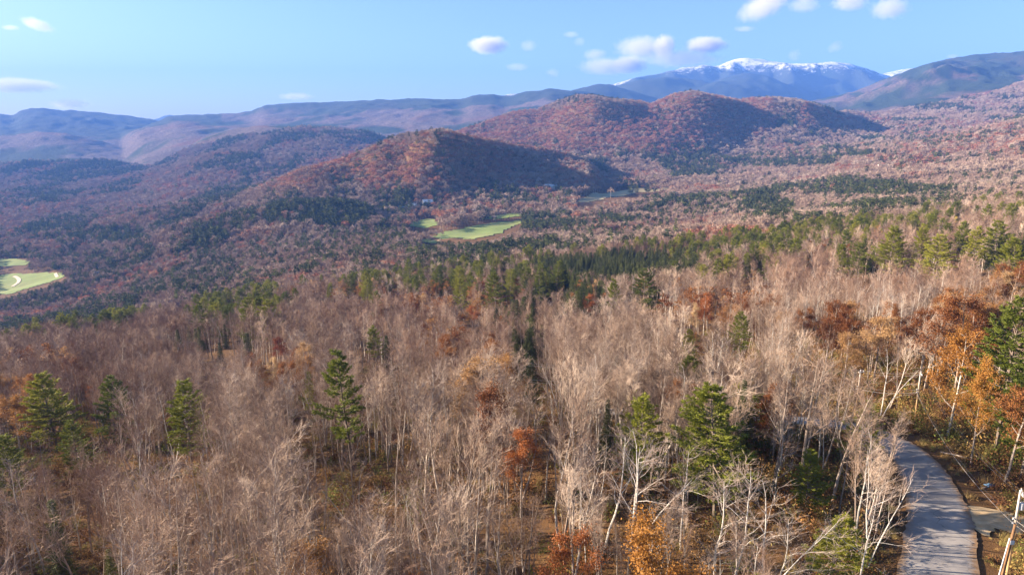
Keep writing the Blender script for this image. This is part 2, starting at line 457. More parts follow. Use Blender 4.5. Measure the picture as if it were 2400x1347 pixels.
M['sand'] = simple('sand', [(.3, (.55, .45, .33)), (.7, (.65, .55, .42))], .3)
M['gravel'] = simple('gravel', [(.3, (.34, .235, .125)), (.52, (.45, .33, .19)), (.7, (.54, .42, .27))], .9, bump=.04, detail=8)
M['rock'] = simple('rock', [(.3, (.16, .145, .13)), (.7, (.34, .31, .28))], 2.5, bump=.05)
M['white_wall'] = simple('white_wall', [(.3, (.72, .71, .68)), (.7, (.80, .79, .76))], .5)
M['grey_wall'] = simple('grey_wall', [(.3, (.40, .40, .40)), (.7, (.48, .48, .47))], .5)
M['roof_grey'] = simple('roof_grey', [(.3, (.16, .16, .17)), (.7, (.24, .24, .25))], .5)
M['roof_brown'] = simple('roof_brown', [(.3, (.20, .13, .10)), (.7, (.28, .19, .14))], .5)
M['roof_pale'] = simple('roof_pale', [(.3, (.50, .52, .55)), (.7, (.60, .62, .64))], .5)
M['window'] = simple('window_glass', [(.3, (.03, .035, .045)), (.7, (.05, .06, .07))], .5, rough=.15, spec=.5)
M['tarp'] = simple('tarp', [(.3, (.12, .24, .38)), (.7, (.20, .34, .48))], 3, rough=.5)
M['insulator'] = simple('insulator', [(.3, (.55, .55, .56)), (.7, (.68, .68, .70))], 3, rough=.35, spec=.5)
M['cable'] = simple('cable', [(.3, (.30, .27, .25)), (.7, (.42, .38, .35))], 1, rough=.5, spec=.5)
M['black_cable'] = simple('black_cable', [(.3, (.05, .05, .06)), (.7, (.09, .09, .11))], 1, rough=.5, spec=.5)

def pole_mat():
    m, nt, N, L, B = mat('pole_wood')
    tc = N.new('ShaderNodeTexCoord')
    mp = N.new('ShaderNodeMapping'); mp.inputs['Scale'].default_value = (1, 1, .06)
    L.new(tc.outputs['Object'], mp.inputs[0])
    n = noise(N, L, 14, 4, mp.outputs[0])
    r = ramp(N, [(.3, (.30, .175, .075)), (.55, (.44, .28, .13)), (.75, (.54, .38, .20))])
    L.new(n.outputs[0], r.inputs[0])
    sx = N.new('ShaderNodeSeparateXYZ'); L.new(tc.outputs['Object'], sx.inputs[0])
    mr = N.new('ShaderNodeMapRange'); mr.inputs[1].default_value = 4.5; mr.inputs[2].default_value = 8.5
    L.new(sx.outputs[2], mr.inputs[0])
    c = mixc(N, L, mr.outputs[0], r.outputs[0], (.56, .51, .46))
    L.new(c, B.inputs['Base Color']); B.inputs['Roughness'].default_value = .85
    return m
M['pole'] = pole_mat()
M['old_wood'] = simple('old_wood', [(.3, (.16, .085, .045)), (.7, (.26, .15, .08))], 4)

def road_mat():
    m, nt, N, L, B = mat('road_asphalt')
    g = N.new('ShaderNodeNewGeometry'); pos = g.outputs['Position']
    a = noise(N, L, .45, 6, pos, .65)
    ra = ramp(N, [(.3, (.20, .18, .165)), (.55, (.27, .245, .225)), (.75, (.36, .325, .295))])
    L.new(a.outputs[0], ra.inputs[0])
    f = noise(N, L, 28, 3, pos, .7)
    c = mixc(N, L, .25, ra.outputs[0], mixc(N, L, f.outputs[0], (.16, .15, .15), (.44, .42, .41)))
    # wandering cracks
    v = N.new('ShaderNodeTexVoronoi'); v.feature = 'DISTANCE_TO_EDGE'; v.inputs['Scale'].default_value = .17
    ad = N.new('ShaderNodeMixRGB'); ad.blend_type = 'ADD'; ad.inputs[0].default_value = .8
    nn = noise(N, L, .8, 3, pos)
    L.new(pos, ad.inputs[1]); L.new(nn.outputs['Color'], ad.inputs[2]); L.new(ad.outputs[0], v.inputs['Vector'])
    rc = ramp(N, [(0, (1, 1, 1)), (.003, (1, 1, 1)), (.007, (0, 0, 0))])
    L.new(v.outputs['Distance'], rc.inputs[0])
    gate = ramp(N, [(.45, (0, 0, 0)), (.55, (1, 1, 1))]); gn = noise(N, L, .12, 2, pos); L.new(gn.outputs[0], gate.inputs[0])
    mm = N.new('ShaderNodeMath'); mm.operation = 'MULTIPLY'; L.new(rc.outputs[0], mm.inputs[0]); L.new(gate.outputs[0], mm.inputs[1])
    c = mixc(N, L, mm.outputs[0], c, (.10, .095, .095))
    # leaves and grit drifted along both edges, paler wheel tracks between
    ac = N.new('ShaderNodeAttribute'); ac.attribute_name = 'across'
    ln = noise(N, L, 1.6, 5, pos, .7)
    sm = N.new('ShaderNodeMath'); sm.operation = 'MULTIPLY_ADD'; sm.inputs[1].default_value = .55
    L.new(ln.outputs[0], sm.inputs[0]); L.new(ac.outputs['Fac'], sm.inputs[2])
    rl_ = ramp(N, [(.0, (0, 0, 0)), (.5, (0, 0, 0)), (.62, (1, 1, 1))])
    hf = N.new('ShaderNodeMath'); hf.operation = 'MULTIPLY'; hf.inputs[1].default_value = .5
    L.new(sm.outputs[0], hf.inputs[0]); L.new(hf.outputs[0], rl_.inputs[0])
    wt = ramp(N, [(.22, (0, 0, 0)), (.38, (1, 1, 1)), (.60, (0, 0, 0))]); L.new(ac.outputs['Fac'], wt.inputs[0])
    c = mixc(N, L, mixc(N, L, .28, (0, 0, 0), wt.outputs[0]), c, (.40, .365, .33))
    c = mixc(N, L, rl_.outputs[0], c, mixc(N, L, f.outputs[0], (.10, .055, .028), (.36, .22, .11)))
    # tar patches
    pt_ = noise(N, L, .22, 1, pos); rp_ = ramp(N, [(.62, (0, 0, 0)), (.635, (1, 1, 1))]); L.new(pt_.outputs[0], rp_.inputs[0])
    c = mixc(N, L, mixc(N, L, .45, (0, 0, 0), rp_.outputs[0]), c, (.15, .14, .14))
    L.new(c, B.inputs['Base Color']); B.inputs['Roughness'].default_value = .85
    bn = N.new('ShaderNodeBump'); bn.inputs['Distance'].default_value = .012
    L.new(f.outputs[0], bn.inputs['Height']); L.new(bn.outputs[0], B.inputs['Normal'])
    return m
M['road'] = road_mat()

# ------------------------------------------------------------------ mesh helpers
def mesh_from(name, V, F, mats, midx=None, smooth=False):
    """V (n,3) array, F list of arrays of equal-size faces"""
    me = bpy.data.meshes.new(name)
    V = np.asarray(V, np.float32)
    groups = [np.asarray(f, np.int32) for f in F if len(f)]
    loops = np.concatenate([g.ravel() for g in groups])
    tot = np.concatenate([np.full(len(g), g.shape[1], np.int32) for g in groups])
    start = np.concatenate([[0], np.cumsum(tot)[:-1]]).astype(np.int32)
    me.vertices.add(len(V)); me.vertices.foreach_set('co', V.ravel())
    me.loops.add(len(loops)); me.loops.foreach_set('vertex_index', loops)
    me.polygons.add(len(tot)); me.polygons.foreach_set('loop_start', start)
    me.polygons.foreach_set('loop_total', tot)
    for m in mats: me.materials.append(m)
    if midx is not None:
        me.polygons.foreach_set('material_index', np.concatenate([np.asarray(x, np.int32) for x in midx if len(x)]))
    me.polygons.foreach_set('use_smooth', np.full(len(tot), smooth))
    me.update(calc_edges=True)
    return me

class Shape:
    """collects tubes, blades and loose faces; turned into one mesh"""
    def __init__(s):
        s.seg = {}          # sides -> list of (p0, p1, r0, r1)
        s.V = []; s.T = []; s.Q = []; s.n = 0
    def tube(s, p0, p1, r0, r1, n=3):
        s.seg.setdefault(n, []).append((*p0, *p1, r0, r1))
    def path(s, pts, rad, n=5):
        for a, b, ra, rb in zip(pts[:-1], pts[1:], rad[:-1], rad[1:]):
            s.tube(a, b, ra, rb, n)
    def raw(s, V, T=None, Q=None):
        V = np.asarray(V, float)
        if T is not None and len(T): s.T.append(np.asarray(T) + s.n)
        if Q is not None and len(Q): s.Q.append(np.asarray(Q) + s.n)
        s.V.append(V); s.n += len(V)
    def box(s, lo, hi, rot=None, org=(0, 0, 0)):
        x0, y0, z0 = lo; x1, y1, z1 = hi
        V = np.array([(x0, y0, z0), (x1, y0, z0), (x1, y1, z0), (x0, y1, z0), (x0, y0, z1), (x1, y0, z1), (x1, y1, z1), (x0, y1, z1)], float)
        if rot is not None:
            c, d = math.cos(rot), math.sin(rot)
            V = np.stack([V[:, 0] * c - V[:, 1] * d, V[:, 0] * d + V[:, 1] * c, V[:, 2]], 1)
        V = V + np.array(org)
        s.raw(V, Q=[(0, 3, 2, 1), (4, 5, 6, 7), (0, 1, 5, 4), (1, 2, 6, 5), (2, 3, 7, 6), (3, 0, 4, 7)])
    def blades(s, P, D, L, W, N=None):
        """thin triangles: base centre P, direction D, length L, width W"""
        P = np.asarray(P, float); D = np.asarray(D, float)
        D = D / np.maximum(np.linalg.norm(D, axis=1, keepdims=True), 1e-6)
        if N is None:
            N = RNG.normal(size=P.shape)
        S = np.cross(D, N); S /= np.maximum(np.linalg.norm(S, axis=1, keepdims=True), 1e-6)
        W = np.asarray(W)[:, None]; L = np.asarray(L)[:, None]
        V = np.stack([P - S * W * .5, P + S * W * .5, P + D * L], 1).reshape(-1, 3)
        s.raw(V, T=np.arange(len(V)).reshape(-1, 3))
    def leaves(s, P, size, flat=0.0):
        """leaf quads of given size at P with random facing"""
        P = np.asarray(P, float); n = len(P)
        A = RNG.normal(size=(n, 3)); A /= np.linalg.norm(A, axis=1, keepdims=True)
        B = RNG.normal(size=(n, 3)); B[:, 2] *= (1 - flat); A[:, 2] *= (1 - flat)
        A /= np.linalg.norm(A, axis=1, keepdims=True)
        B -= A * (A * B).sum(1, keepdims=True); B /= np.linalg.norm(B, axis=1, keepdims=True)
        sz = np.asarray(size)[:, None]
        V = np.stack([P - A * sz * .5, P + B * sz * .32, P + A * sz * .5, P - B * sz * .32], 1).reshape(-1, 3)
        s.raw(V, Q=np.arange(len(V)).reshape(-1, 4))
    def data(s):
        V = list(s.V); T = list(s.T); Q = list(s.Q); off = s.n
        for n, segs in s.seg.items():
            a = np.array(segs, float)
            p0, p1, r0, r1 = a[:, 0:3], a[:, 3:6], a[:, 6], a[:, 7]
            d = p1 - p0; d /= np.maximum(np.linalg.norm(d, axis=1, keepdims=True), 1e-9)
            ref = np.where(np.abs(d[:, 2:3]) > .8, np.array([[1., 0, 0]]), np.array([[0, 0, 1.]]))
            u = np.cross(d, ref); u /= np.linalg.norm(u, axis=1, keepdims=True)
            w = np.cross(d, u)
            ang = np.arange(n) * 2 * math.pi / n
            ring = u[:, None, :] * np.cos(ang)[None, :, None] + w[:, None, :] * np.sin(ang)[None, :, None]
            A = p0[:, None, :] + ring * r0[:, None, None]
            tip = n == 3
            if tip:
                VV = np.concatenate([A, p1[:, None, :]], 1); k = 4
                base = np.arange(len(a)) * k + off
                f = np.stack([np.stack([base + i, base + (i + 1) % 3, base + 3], 1) for i in range(3)], 1).reshape(-1, 3)
                T.append(f)
            else:
                Bv = p1[:, None, :] + ring * r1[:, None, None]
                VV = np.concatenate([A, Bv], 1); k = 2 * n
                base = np.arange(len(a)) * k + off
                f = np.stack([np.stack([base + i, base + (i + 1) % n, base + n + (i + 1) % n, base + n + i], 1) for i in range(n)], 1).reshape(-1, 4)
                Q.append(f)
            VV = VV.reshape(-1, 3); V.append(VV); off += len(VV)
        V = np.concatenate(V) if V else np.zeros((0, 3))
        T = np.concatenate(T) if T else np.zeros((0, 3), int)
        Q = np.concatenate(Q) if Q else np.zeros((0, 4), int)
        return V, T, Q
    def mesh(s, name, m, smooth=False):
        V, T, Q = s.data()
        return mesh_from(name, V, [T, Q], [m], smooth=smooth)

def joined(name, shapes, mats):
    Vs, Ts, Qs, mt, mq, off = [], [], [], [], [], 0
    for k, sh in enumerate(shapes):
        V, T, Q = sh.data()
        Vs.append(V); Ts.append(T + off); Qs.append(Q + off)
        mt.append(np.full(len(T), k)); mq.append(np.full(len(Q), k)); off += len(V)
    return mesh_from(name, np.concatenate(Vs), [np.concatenate(Ts), np.concatenate(Qs)], mats, [np.concatenate(mt), np.concatenate(mq)])

def obj(name, me, parent=None, loc=None, rotz=0, kind=None):
    o = bpy.data.objects.new(name, me)
    COL.objects.link(o)
    if parent is not None: o.parent = parent
    if loc is not None: o.location = loc
    if rotz: o.rotation_euler = (0, 0, rotz)
    if kind: o['kind'] = kind
    return o

def tag(o, label, cat, group=None):
    o['label'] = label; o['category'] = cat
    if group: o['group'] = group
    return o

def thing(name, label, cat, loc, rotz=0, group=None, scale=1):
    o = bpy.data.objects.new(name, None); COL.objects.link(o)
    o.location = loc; o.rotation_euler = (0, 0, rotz)
    o.scale = (scale,) * 3 if isinstance(scale, (int, float)) else scale
    o.empty_display_size = .5
    return tag(o, label, cat, group)

# ------------------------------------------------------------------ ground mesh
def build_ground():
    NX, NY = 620, 640
    # rows get closer near the camera
    a = np.linspace(0, 1, NY)
    Yr = -120 + 300 * (np.exp(a * math.log(17400 / 300.)) - 1)
    tau = np.linspace(-1.35, 1.35, NX)
    X = tau[None, :] * np.minimum(Yr[:, None] + 230, 12000); Y = np.repeat(Yr[:, None], NX, 1)
    Z = H(X.ravel(), Y.ravel()).reshape(X.shape)
    idx = np.arange(NX * NY).reshape(NY, NX)
    Q = np.stack([idx[:-1, :-1], idx[:-1, 1:], idx[1:, 1:], idx[1:, :-1]], -1).reshape(-1, 4)
    V = np.stack([X, Y, Z], -1).reshape(-1, 3)
    me = mesh_from('ground', V, [Q], [M['ground']], smooth=True)
    x, y, z = V[:, 0], V[:, 1], V[:, 2]
    px, py, d = project(x, np.maximum(y, 1), z)
    can = np.clip((y - 4250) / 250, 0, 1)
    con = np.clip((fbm(x / 420, y / 900, 5, 70) - .56) * 9, 0, 1)
    alt = np.clip((z - 60) / 350, 0, 1) * (y > 5500)
    con = np.maximum(con, np.clip((fbm(x / 300, y / 300, 4, 71) - .62 + alt * .12) * 7, 0, 1))
    nz_ = (fbm(x / 500, y / 500, 4, 77) - .5) * 260
    con = np.maximum(con, np.clip((z + nz_ - 50) / 120, 0, .92) * (y > 7200) * (px < 1600))
    con = np.maximum(con, .9 * (y > 8900))  # the dark cover here paints shade onto the far left mountain
    con = np.maximum(con, .9 * np.clip((y - 7000) / 400, 0, 1) * (px < 520))  # carries that painted shade down the front of the far left mountain
    con = np.maximum(con, np.clip((z + nz_ - 330) / 200, 0, .8) * (y > 5500) * (px > 1600))
    for (cx, cy_, rx, ry) in DARK_PATCH:
        q = ((px - cx) / rx) ** 2 + ((py - cy_) / ry) ** 2 + (fbm(x / 110, y / 200, 3, 5) - .5) * 1.6
        con = np.maximum(con, np.clip((1.15 - q) * 3, 0, 1))
    rust = np.clip((fbm(x / 350, y / 500, 4, 72) - .54) * 5, 0, .8) * np.clip((7500 - y) / 2500, 0, 1)
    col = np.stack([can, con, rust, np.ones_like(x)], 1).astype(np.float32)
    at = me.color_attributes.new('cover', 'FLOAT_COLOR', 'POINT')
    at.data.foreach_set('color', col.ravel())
    snow = np.clip((z - 640) / 560, 0, 1) * (y > 9300)
    snow = np.maximum(snow, .6 * ((y > 12500) & (z > 420) & (px < 1500)))
    snow = np.maximum(snow, .7 * ((y > 12800) & (px > 2060)))
    sa = me.attributes.new('snow', 'FLOAT', 'POINT')
    sa.data.foreach_set('value', snow.astype(np.float32))
    o = obj('ground', me, kind='structure')
    tag(o, 'wooded valley floor, hills and snow capped mountains under the forest', 'terrain')
    del o['category']
    return o

# dark patches on the distant land, evergreen woods among them, as directions and extents
DARK_PATCH = [(170, 392, 60, 20), (260, 395, 50, 16), (100, 380, 70, 10), (560, 362, 50, 12), (380, 410, 60, 8), (880, 303, 60, 9), (2330, 165, 75, 30), (2200, 240, 110, 12),
                 (2150, 180, 50, 10), (720, 295, 90, 6), (250, 425, 90, 10), (60, 470, 80, 14), (1400, 234, 80, 5)]

# ------------------------------------------------------------------ haze
def build_haze():
    sh = Shape(); sh.box((-16500, -400, -700), (16500, 17600, 1300))
    m = bpy.data.materials.new('haze_air'); m.use_nodes = True
    N, L = m.node_tree.nodes, m.node_tree.links
    N.remove(N['Principled BSDF'])
    pv = N.new('ShaderNodeVolumePrincipled')
    pv.inputs['Color'].default_value = (.13, .31, .86, 1)
    pv.inputs['Absorption Color'].default_value = (0, 0, 0, 1)
    pv.inputs['Density'].default_value = 0.66e-4
    pv.inputs['Anisotropy'].default_value = 0.0
    L.new(pv.outputs[0], N['Material Output'].inputs['Volume'])
    o = obj('haze', sh.mesh('haze', m), kind='stuff')
    return o
build_haze()

# ------------------------------------------------------------------ tree shapes
RNG = np.random.default_rng(5)
rnd = random.Random(11)

def vadd(a, b, k=1.0): return (a[0] + b[0] * k, a[1] + b[1] * k, a[2] + b[2] * k)
def vnorm(a):
    l = math.sqrt(a[0] * a[0] + a[1] * a[1] + a[2] * a[2]) or 1
    return (a[0] / l, a[1] / l, a[2] / l)
def vperp(d):
    """random direction square to d"""
    while True:
        r = (rnd.gauss(0, 1), rnd.gauss(0, 1), rnd.gauss(0, 1))
        k = r[0] * d[0] + r[1] * d[1] + r[2] * d[2]
        q = (r[0] - d[0] * k, r[1] - d[1] * k, r[2] - d[2] * k)
        if q[0] * q[0] + q[1] * q[1] + q[2] * q[2] > .05: return vnorm(q)

def walk(p, d, L, n, wob, up):
    pts = [p]; ds = []
    for i in range(n):
        d = vnorm((d[0] + rnd.gauss(0, wob), d[1] + rnd.gauss(0, wob), d[2] + rnd.gauss(0, wob) + up))
        p = vadd(p, d, L / n); pts.append(p); ds.append(d)
    return pts, ds

def along(pts, f):
    x = f * (len(pts) - 1); i = min(int(x), len(pts) - 2); k = x - i
    a, b = pts[i], pts[i + 1]
    return tuple(a[j] + (b[j] - a[j]) * k for j in range(3)), vnorm(tuple(b[j] - a[j] for j in range(3))), i

def grow(trunk, crown, h, spec, tips=None):
    """broadleaf skeleton. trunk: Shape of stem and limbs, crown: Shape of branches and twigs"""
    stems = spec.get('stems', 1)
    for s in range(stems):
        hh = h * (1 if s == 0 else rnd.uniform(.75, .95))
        lean = spec.get('lean', .04) if s == 0 else .14
        d = vnorm((rnd.gauss(0, lean), rnd.gauss(0, lean), 1))
        base = (0, 0, -.6) if s == 0 else (rnd.uniform(-.3, .3), rnd.uniform(-.3, .3), -.6)
        n = spec.get('nt', 8)
        pts, _ = walk(base, d, hh * .96 + .6, n, spec.get('twist', .035), .04)
        r0 = spec['r'] * hh
        rad = [r0 * (1 - (i / n)) ** .8 + .012 for i in range(n + 1)]
        trunk.path(pts, rad, spec.get('ts', 6))
        nl = spec['limbs']
        for i in range(nl):
            f = spec['cb'] + (1 - spec['cb'] - .03) * ((i + rnd.random()) / nl) ** .85
            p, td, k = along(pts, f)
            q = vperp(td)
            ang = R(rnd.uniform(*spec['ang']))
            d1 = vnorm(tuple(td[j] * math.cos(ang) + q[j] * math.sin(ang) for j in range(3)))
            env = (1 - f) / (1 - spec['cb'])
            L = hh * spec['limb_len'] * (0.25 + .75 * env ** .7) * rnd.uniform(.75, 1.2)
            r1 = max(.018, rad[min(k + 1, n)] * rnd.uniform(.4, .62))
            lp, _ = walk(p, d1, L, 4, spec.get('limb_wob', .10), spec['up'])
            trunk.path(lp, [r1, r1 * .8, r1 * .58, r1 * .36, r1 * .16], spec.get('ls', 4))
            nb = max(2, int(spec['sub'] * (.5 + .6 * env)))
            for b in range(nb):
                g = .18 + .82 * (b + rnd.random()) / nb
                p2, bd, _ = along(lp, min(g, .999))
                q = vperp(bd); a2 = R(rnd.uniform(22, 55))
                d2 = vnorm(tuple(bd[j] * math.cos(a2) + q[j] * math.sin(a2) for j in range(3)))
                L2 = L * rnd.uniform(.28, .5) * (1.15 - .5 * g)
                r2 = max(spec['tw'] * 1.3, r1 * .32 * (1.1 - .6 * g))
                bp, _ = walk(p2, d2, L2, 2, .12, spec['up'] * 1.3)
                crown.path(bp, [r2, r2 * .75, r2 * .5], 4 if spec.get('fine', True) else 3)
                if tips is not None: tips.append((bp[1], L2)); tips.append((bp[2], L2))
                for c in range(spec['tert']):
                    g3 = .15 + .85 * (c + rnd.random()) / spec['tert']
                    p3, cd, _ = along(bp, min(g3, .999))
                    q = vperp(cd); a3 = R(rnd.uniform(18, 50))
                    d3 = vnorm(tuple(cd[j] * math.cos(a3) + q[j] * math.sin(a3) + (.12 if j == 2 else 0) for j in range(3)))
                    L3 = spec['twl'] * rnd.uniform(.7, 1.3)
                    m3 = vadd(p3, d3, L3 * .5)
                    e3 = vadd(m3, vnorm((d3[0] + rnd.gauss(0, .2), d3[1] + rnd.gauss(0, .2), d3[2] + .25 + rnd.gauss(0, .15))), L3 * .6)
                    crown.tube(p3, e3, spec['tw'] * 1.3, spec['tw'] * .3, 3)
                    if tips is not None: tips.append((m3, L3))
                    for t in range(spec['twig']):
                        g4 = rnd.uniform(.15, .95)
                        p4 = tuple(p3[j] + (e3[j] - p3[j]) * g4 for j in range(3))
                        q = vperp(d3); a4 = R(rnd.uniform(15, 45))
                        d4 = vnorm(tuple(d3[j] * math.cos(a4) + q[j] * math.sin(a4) + (.18 if j == 2 else 0) for j in range(3)))
                        crown.tube(p4, vadd(p4, d4, L3 * rnd.uniform(.35, .75)), spec['tw'], .002, 3)

BARE = dict(r=.0090, limbs=12, cb=.38, ang=(22, 48), limb_len=.29, up=.10, sub=6, tert=5, twig=3, twl=1.1, tw=.0115)
BARE_MID = dict(BARE, limbs=9, sub=5, tert=4, twig=3, tw=.027, ts=4, ls=3, fine=False, twl=1.5, nt=5, r=.0105)
BIRCH = dict(r=.0072, limbs=11, cb=.42, ang=(24, 52), limb_len=.30, up=.10, sub=6, tert=4, twig=2, twl=.95, tw=.0105, twist=.07, limb_wob=.2, lean=.08)
BIRCH_MID = dict(BIRCH, limbs=8, sub=4, tert=3, twig=2, tw=.028, ts=4, ls=3, fine=False, nt=5, r=.010, twl=1.3)

def bare_tree(h, near=True, slim=False):
    a, b = Shape(), Shape()
    sp = dict(BARE if near else BARE_MID)
    if slim: sp.update(limb_len=.19, ang=(14, 34), cb=.48)
    if near and not slim:
        v = rnd.random()
        if v < .3: sp.update(stems=2, limbs=9)
        elif v < .45: sp.update(ang=(28, 58), limb_len=.33, cb=.30, limb_wob=.14, up=.13)
        elif v < .7: sp.update(cb=.55, limb_len=.26, lean=.12)
        elif v < .85: sp.update(twist=.08, limb_wob=.2, limbs=9, sub=5)
    grow(a, b, h, sp); return a, b
def birch_tree(h, near=True):
    a, b = Shape(), Shape()
    sp = dict(BIRCH if near else BIRCH_MID)
    if rnd.random() < .5: sp.update(stems=2 + (rnd.random() < .3), limbs=7)
    grow(a, b, h, sp); return a, b

def oak_tree(h, near=True, dens=1.0):
    a, b = Shape(), Shape(); tips = []
    sp = dict(r=.013, limbs=11, cb=.30, ang=(35, 70), limb_len=.36, up=.06, sub=5, tert=3, twig=0, twl=1.0, tw=.015)
    if not near: sp.update(limbs=8, sub=4, tert=2, ts=4, ls=3, fine=False, tw=.03)
    c = Shape()
    grow(a, c, h, sp, tips)
    for n, sg in c.seg.items(): a.seg.setdefault(n, []).extend(sg)
    tips = [t for t in tips if rnd.random() < .84]
    per = int((56 if near else 17) * dens)
    P = []
    for p, L in tips:
        s = max(.35, L * .42)
        for _ in range(per):
            P.append((p[0] + rnd.gauss(0, s), p[1] + rnd.gauss(0, s), p[2] + rnd.gauss(0, s * .7)))
    P = np.array(P)
    b.leaves(P, RNG.uniform(.6, 1.3, len(P)) * (.205 if near else .42))
    return a, b

def pine_tree(h, near=True, width=.30, lower=.20, open_=0.0, flat=1.0):
    """white pine: plates of soft needles on near level whorls"""
    a, b = Shape(), Shape()
    n = 8
    pts, _ = walk((0, 0, -.6), (rnd.gauss(0, .02), rnd.gauss(0, .02), 1), h + .6, n, .015, .05)
    rad = [h * .0125 * (1 - i / n) ** .9 + .02 for i in range(n + 1)]
    a.path(pts, rad, 6 if near else 4)
    P, D, Ls, Ws = [], [], [], []
    z = lower
    lop = rnd.uniform(0, 6.28)
    while z < .975:
        f = (z - lower) / (1 - lower)
        prof = min(1, .55 + f * 2.2) * (1 - f) ** .62
        nb = rnd.randint(4, 6) if near else rnd.randint(3, 5)
        a0 = rnd.uniform(0, 6.28)
        for k in range(nb):
            if rnd.random() < .10 + open_: continue
            az = a0 + k * 6.283 / nb + rnd.gauss(0, .25)
            L = h * width * prof * rnd.uniform(.55, 1.25) * (1 + .18 * math.cos(az - lop)) + .25
            elev = R(rnd.uniform(-4, 14) + 38 * f * f)
            d = (math.cos(az) * math.cos(elev), math.sin(az) * math.cos(elev), math.sin(elev))
            p0, _, _ = along(pts, min(.999, z + rnd.uniform(-.012, .012)))
            bp, bd = walk(p0, d, L, 3, .05, .07)
            r = max(.02, L * .016)
            a.path(bp, [r, r * .75, r * .5, r * .2], 4 if near else 3)
            ns = max(3, int(L / (.30 if near else .62)))
            for s in range(ns):
                g = .22 + .78 * (s + rnd.random()) / ns
                if rnd.random() < .08: continue
                q, dd, _ = along(bp, min(g, .999))
                side = 1 if s % 2 else -1
                spread_ = L * .26 * (1.15 - g) + .12
                lat = (-dd[1] * side, dd[0] * side, .05)
                for m in range(2 if near else 1):
                    u = rnd.uniform(.25, 1)
                    c = (q[0] + lat[0] * spread_ * u + dd[0] * spread_ * .35, q[1] + lat[1] * spread_ * u + dd[1] * spread_ * .35, q[2] + .04 + rnd.gauss(0, .06) * flat)
                    out = vnorm((dd[0] + lat[0] * .6, dd[1] + lat[1] * .6, .35))
                    k2 = 12 if near else 9
                    ln = .42 if near else .8
                    for _ in range(k2):
                        P.append((c[0] + rnd.gauss(0, .10), c[1] + rnd.gauss(0, .10), c[2] + rnd.gauss(0, .05)))
                        D.append((out[0] + rnd.gauss(0, .55), out[1] + rnd.gauss(0, .55), out[2] + rnd.gauss(0, .38)))
                        Ls.append(ln * rnd.uniform(.7, 1.3)); Ws.append((.11 if near else .30) * rnd.uniform(.7, 1.3))
        z += (rnd.uniform(.6, 1.0) if near else rnd.uniform(.9, 1.3)) / h * (1 - .3 * f)
    b.blades(P, D, Ls, Ws)
    return a, b

def spruce_tree(h, near=True, width=.17):
    """hemlock or spruce: dense drooping cone"""
    a, b = Shape(), Shape()
    a.path([(0, 0, -.6), (rnd.gauss(0, .1), rnd.gauss(0, .1), h * .5), (0, 0, h)], [h * .011 + .03, h * .007 + .02, .02], 5 if near else 4)
    P, D, Ls, Ws = [], [], [], []
    z = .06
    while z < .985:
        f = 1 - z
        nb = 7 if near else 5
        a0 = rnd.uniform(0, 6.28)
        for k in range(nb):
            az = a0 + k * 6.283 / nb + rnd.gauss(0, .3)
            L = (h * width * f ** .8) * rnd.uniform(.65, 1.2) + .18
            ns = max(2, int(L / (.30 if near else .6)))
            for s in range(ns):
                g = (s + .5 + rnd.uniform(-.3, .3)) / ns
                rr = L * g
                zz = z * h - .22 * rr + rnd.gauss(0, .08)
                c = (math.cos(az) * rr, math.sin(az) * rr, zz)
                for _ in range(9 if near else 5):
                    P.append((c[0] + rnd.gauss(0, .15), c[1] + rnd.gauss(0, .15), c[2] + rnd.gauss(0, .1)))
                    D.append((math.cos(az) + rnd.gauss(0, .8), math.sin(az) + rnd.gauss(0, .8), -.12 + rnd.gauss(0, .3)))
                    Ls.append((.36 if near else .7) * rnd.uniform(.7, 1.3)); Ws.append((.09 if near else .26) * rnd.uniform(.7, 1.2))
            if near: a.tube((0, 0, z * h), (math.cos(az) * L * .8, math.sin(az) * L * .8, z * h - .18 * L), .025, .008, 3)
        z += (.42 if near else .75) / h
    b.blades(P, D, Ls, Ws)
    return a, b

def dead_snag(h):
    a, b = Shape(), Shape()
    pts, _ = walk((0, 0, -.5), (.03, .02, 1), h, 7, .03, .03)
    a.path(pts, [h * .011 * (1 - i / 7.5) + .012 for i in range(8)], 6)
    for i in range(26):
        p, d, _ = along(pts, rnd.uniform(.25, .99))
        az = rnd.uniform(0, 6.28)
        bp, _ = walk(p, (math.cos(az), math.sin(az), rnd.uniform(-.1, .5)), rnd.uniform(.5, 1.9), 3, .15, .03)
        b.path(bp, [.03, .022, .015, .006], 3)
    return a, b

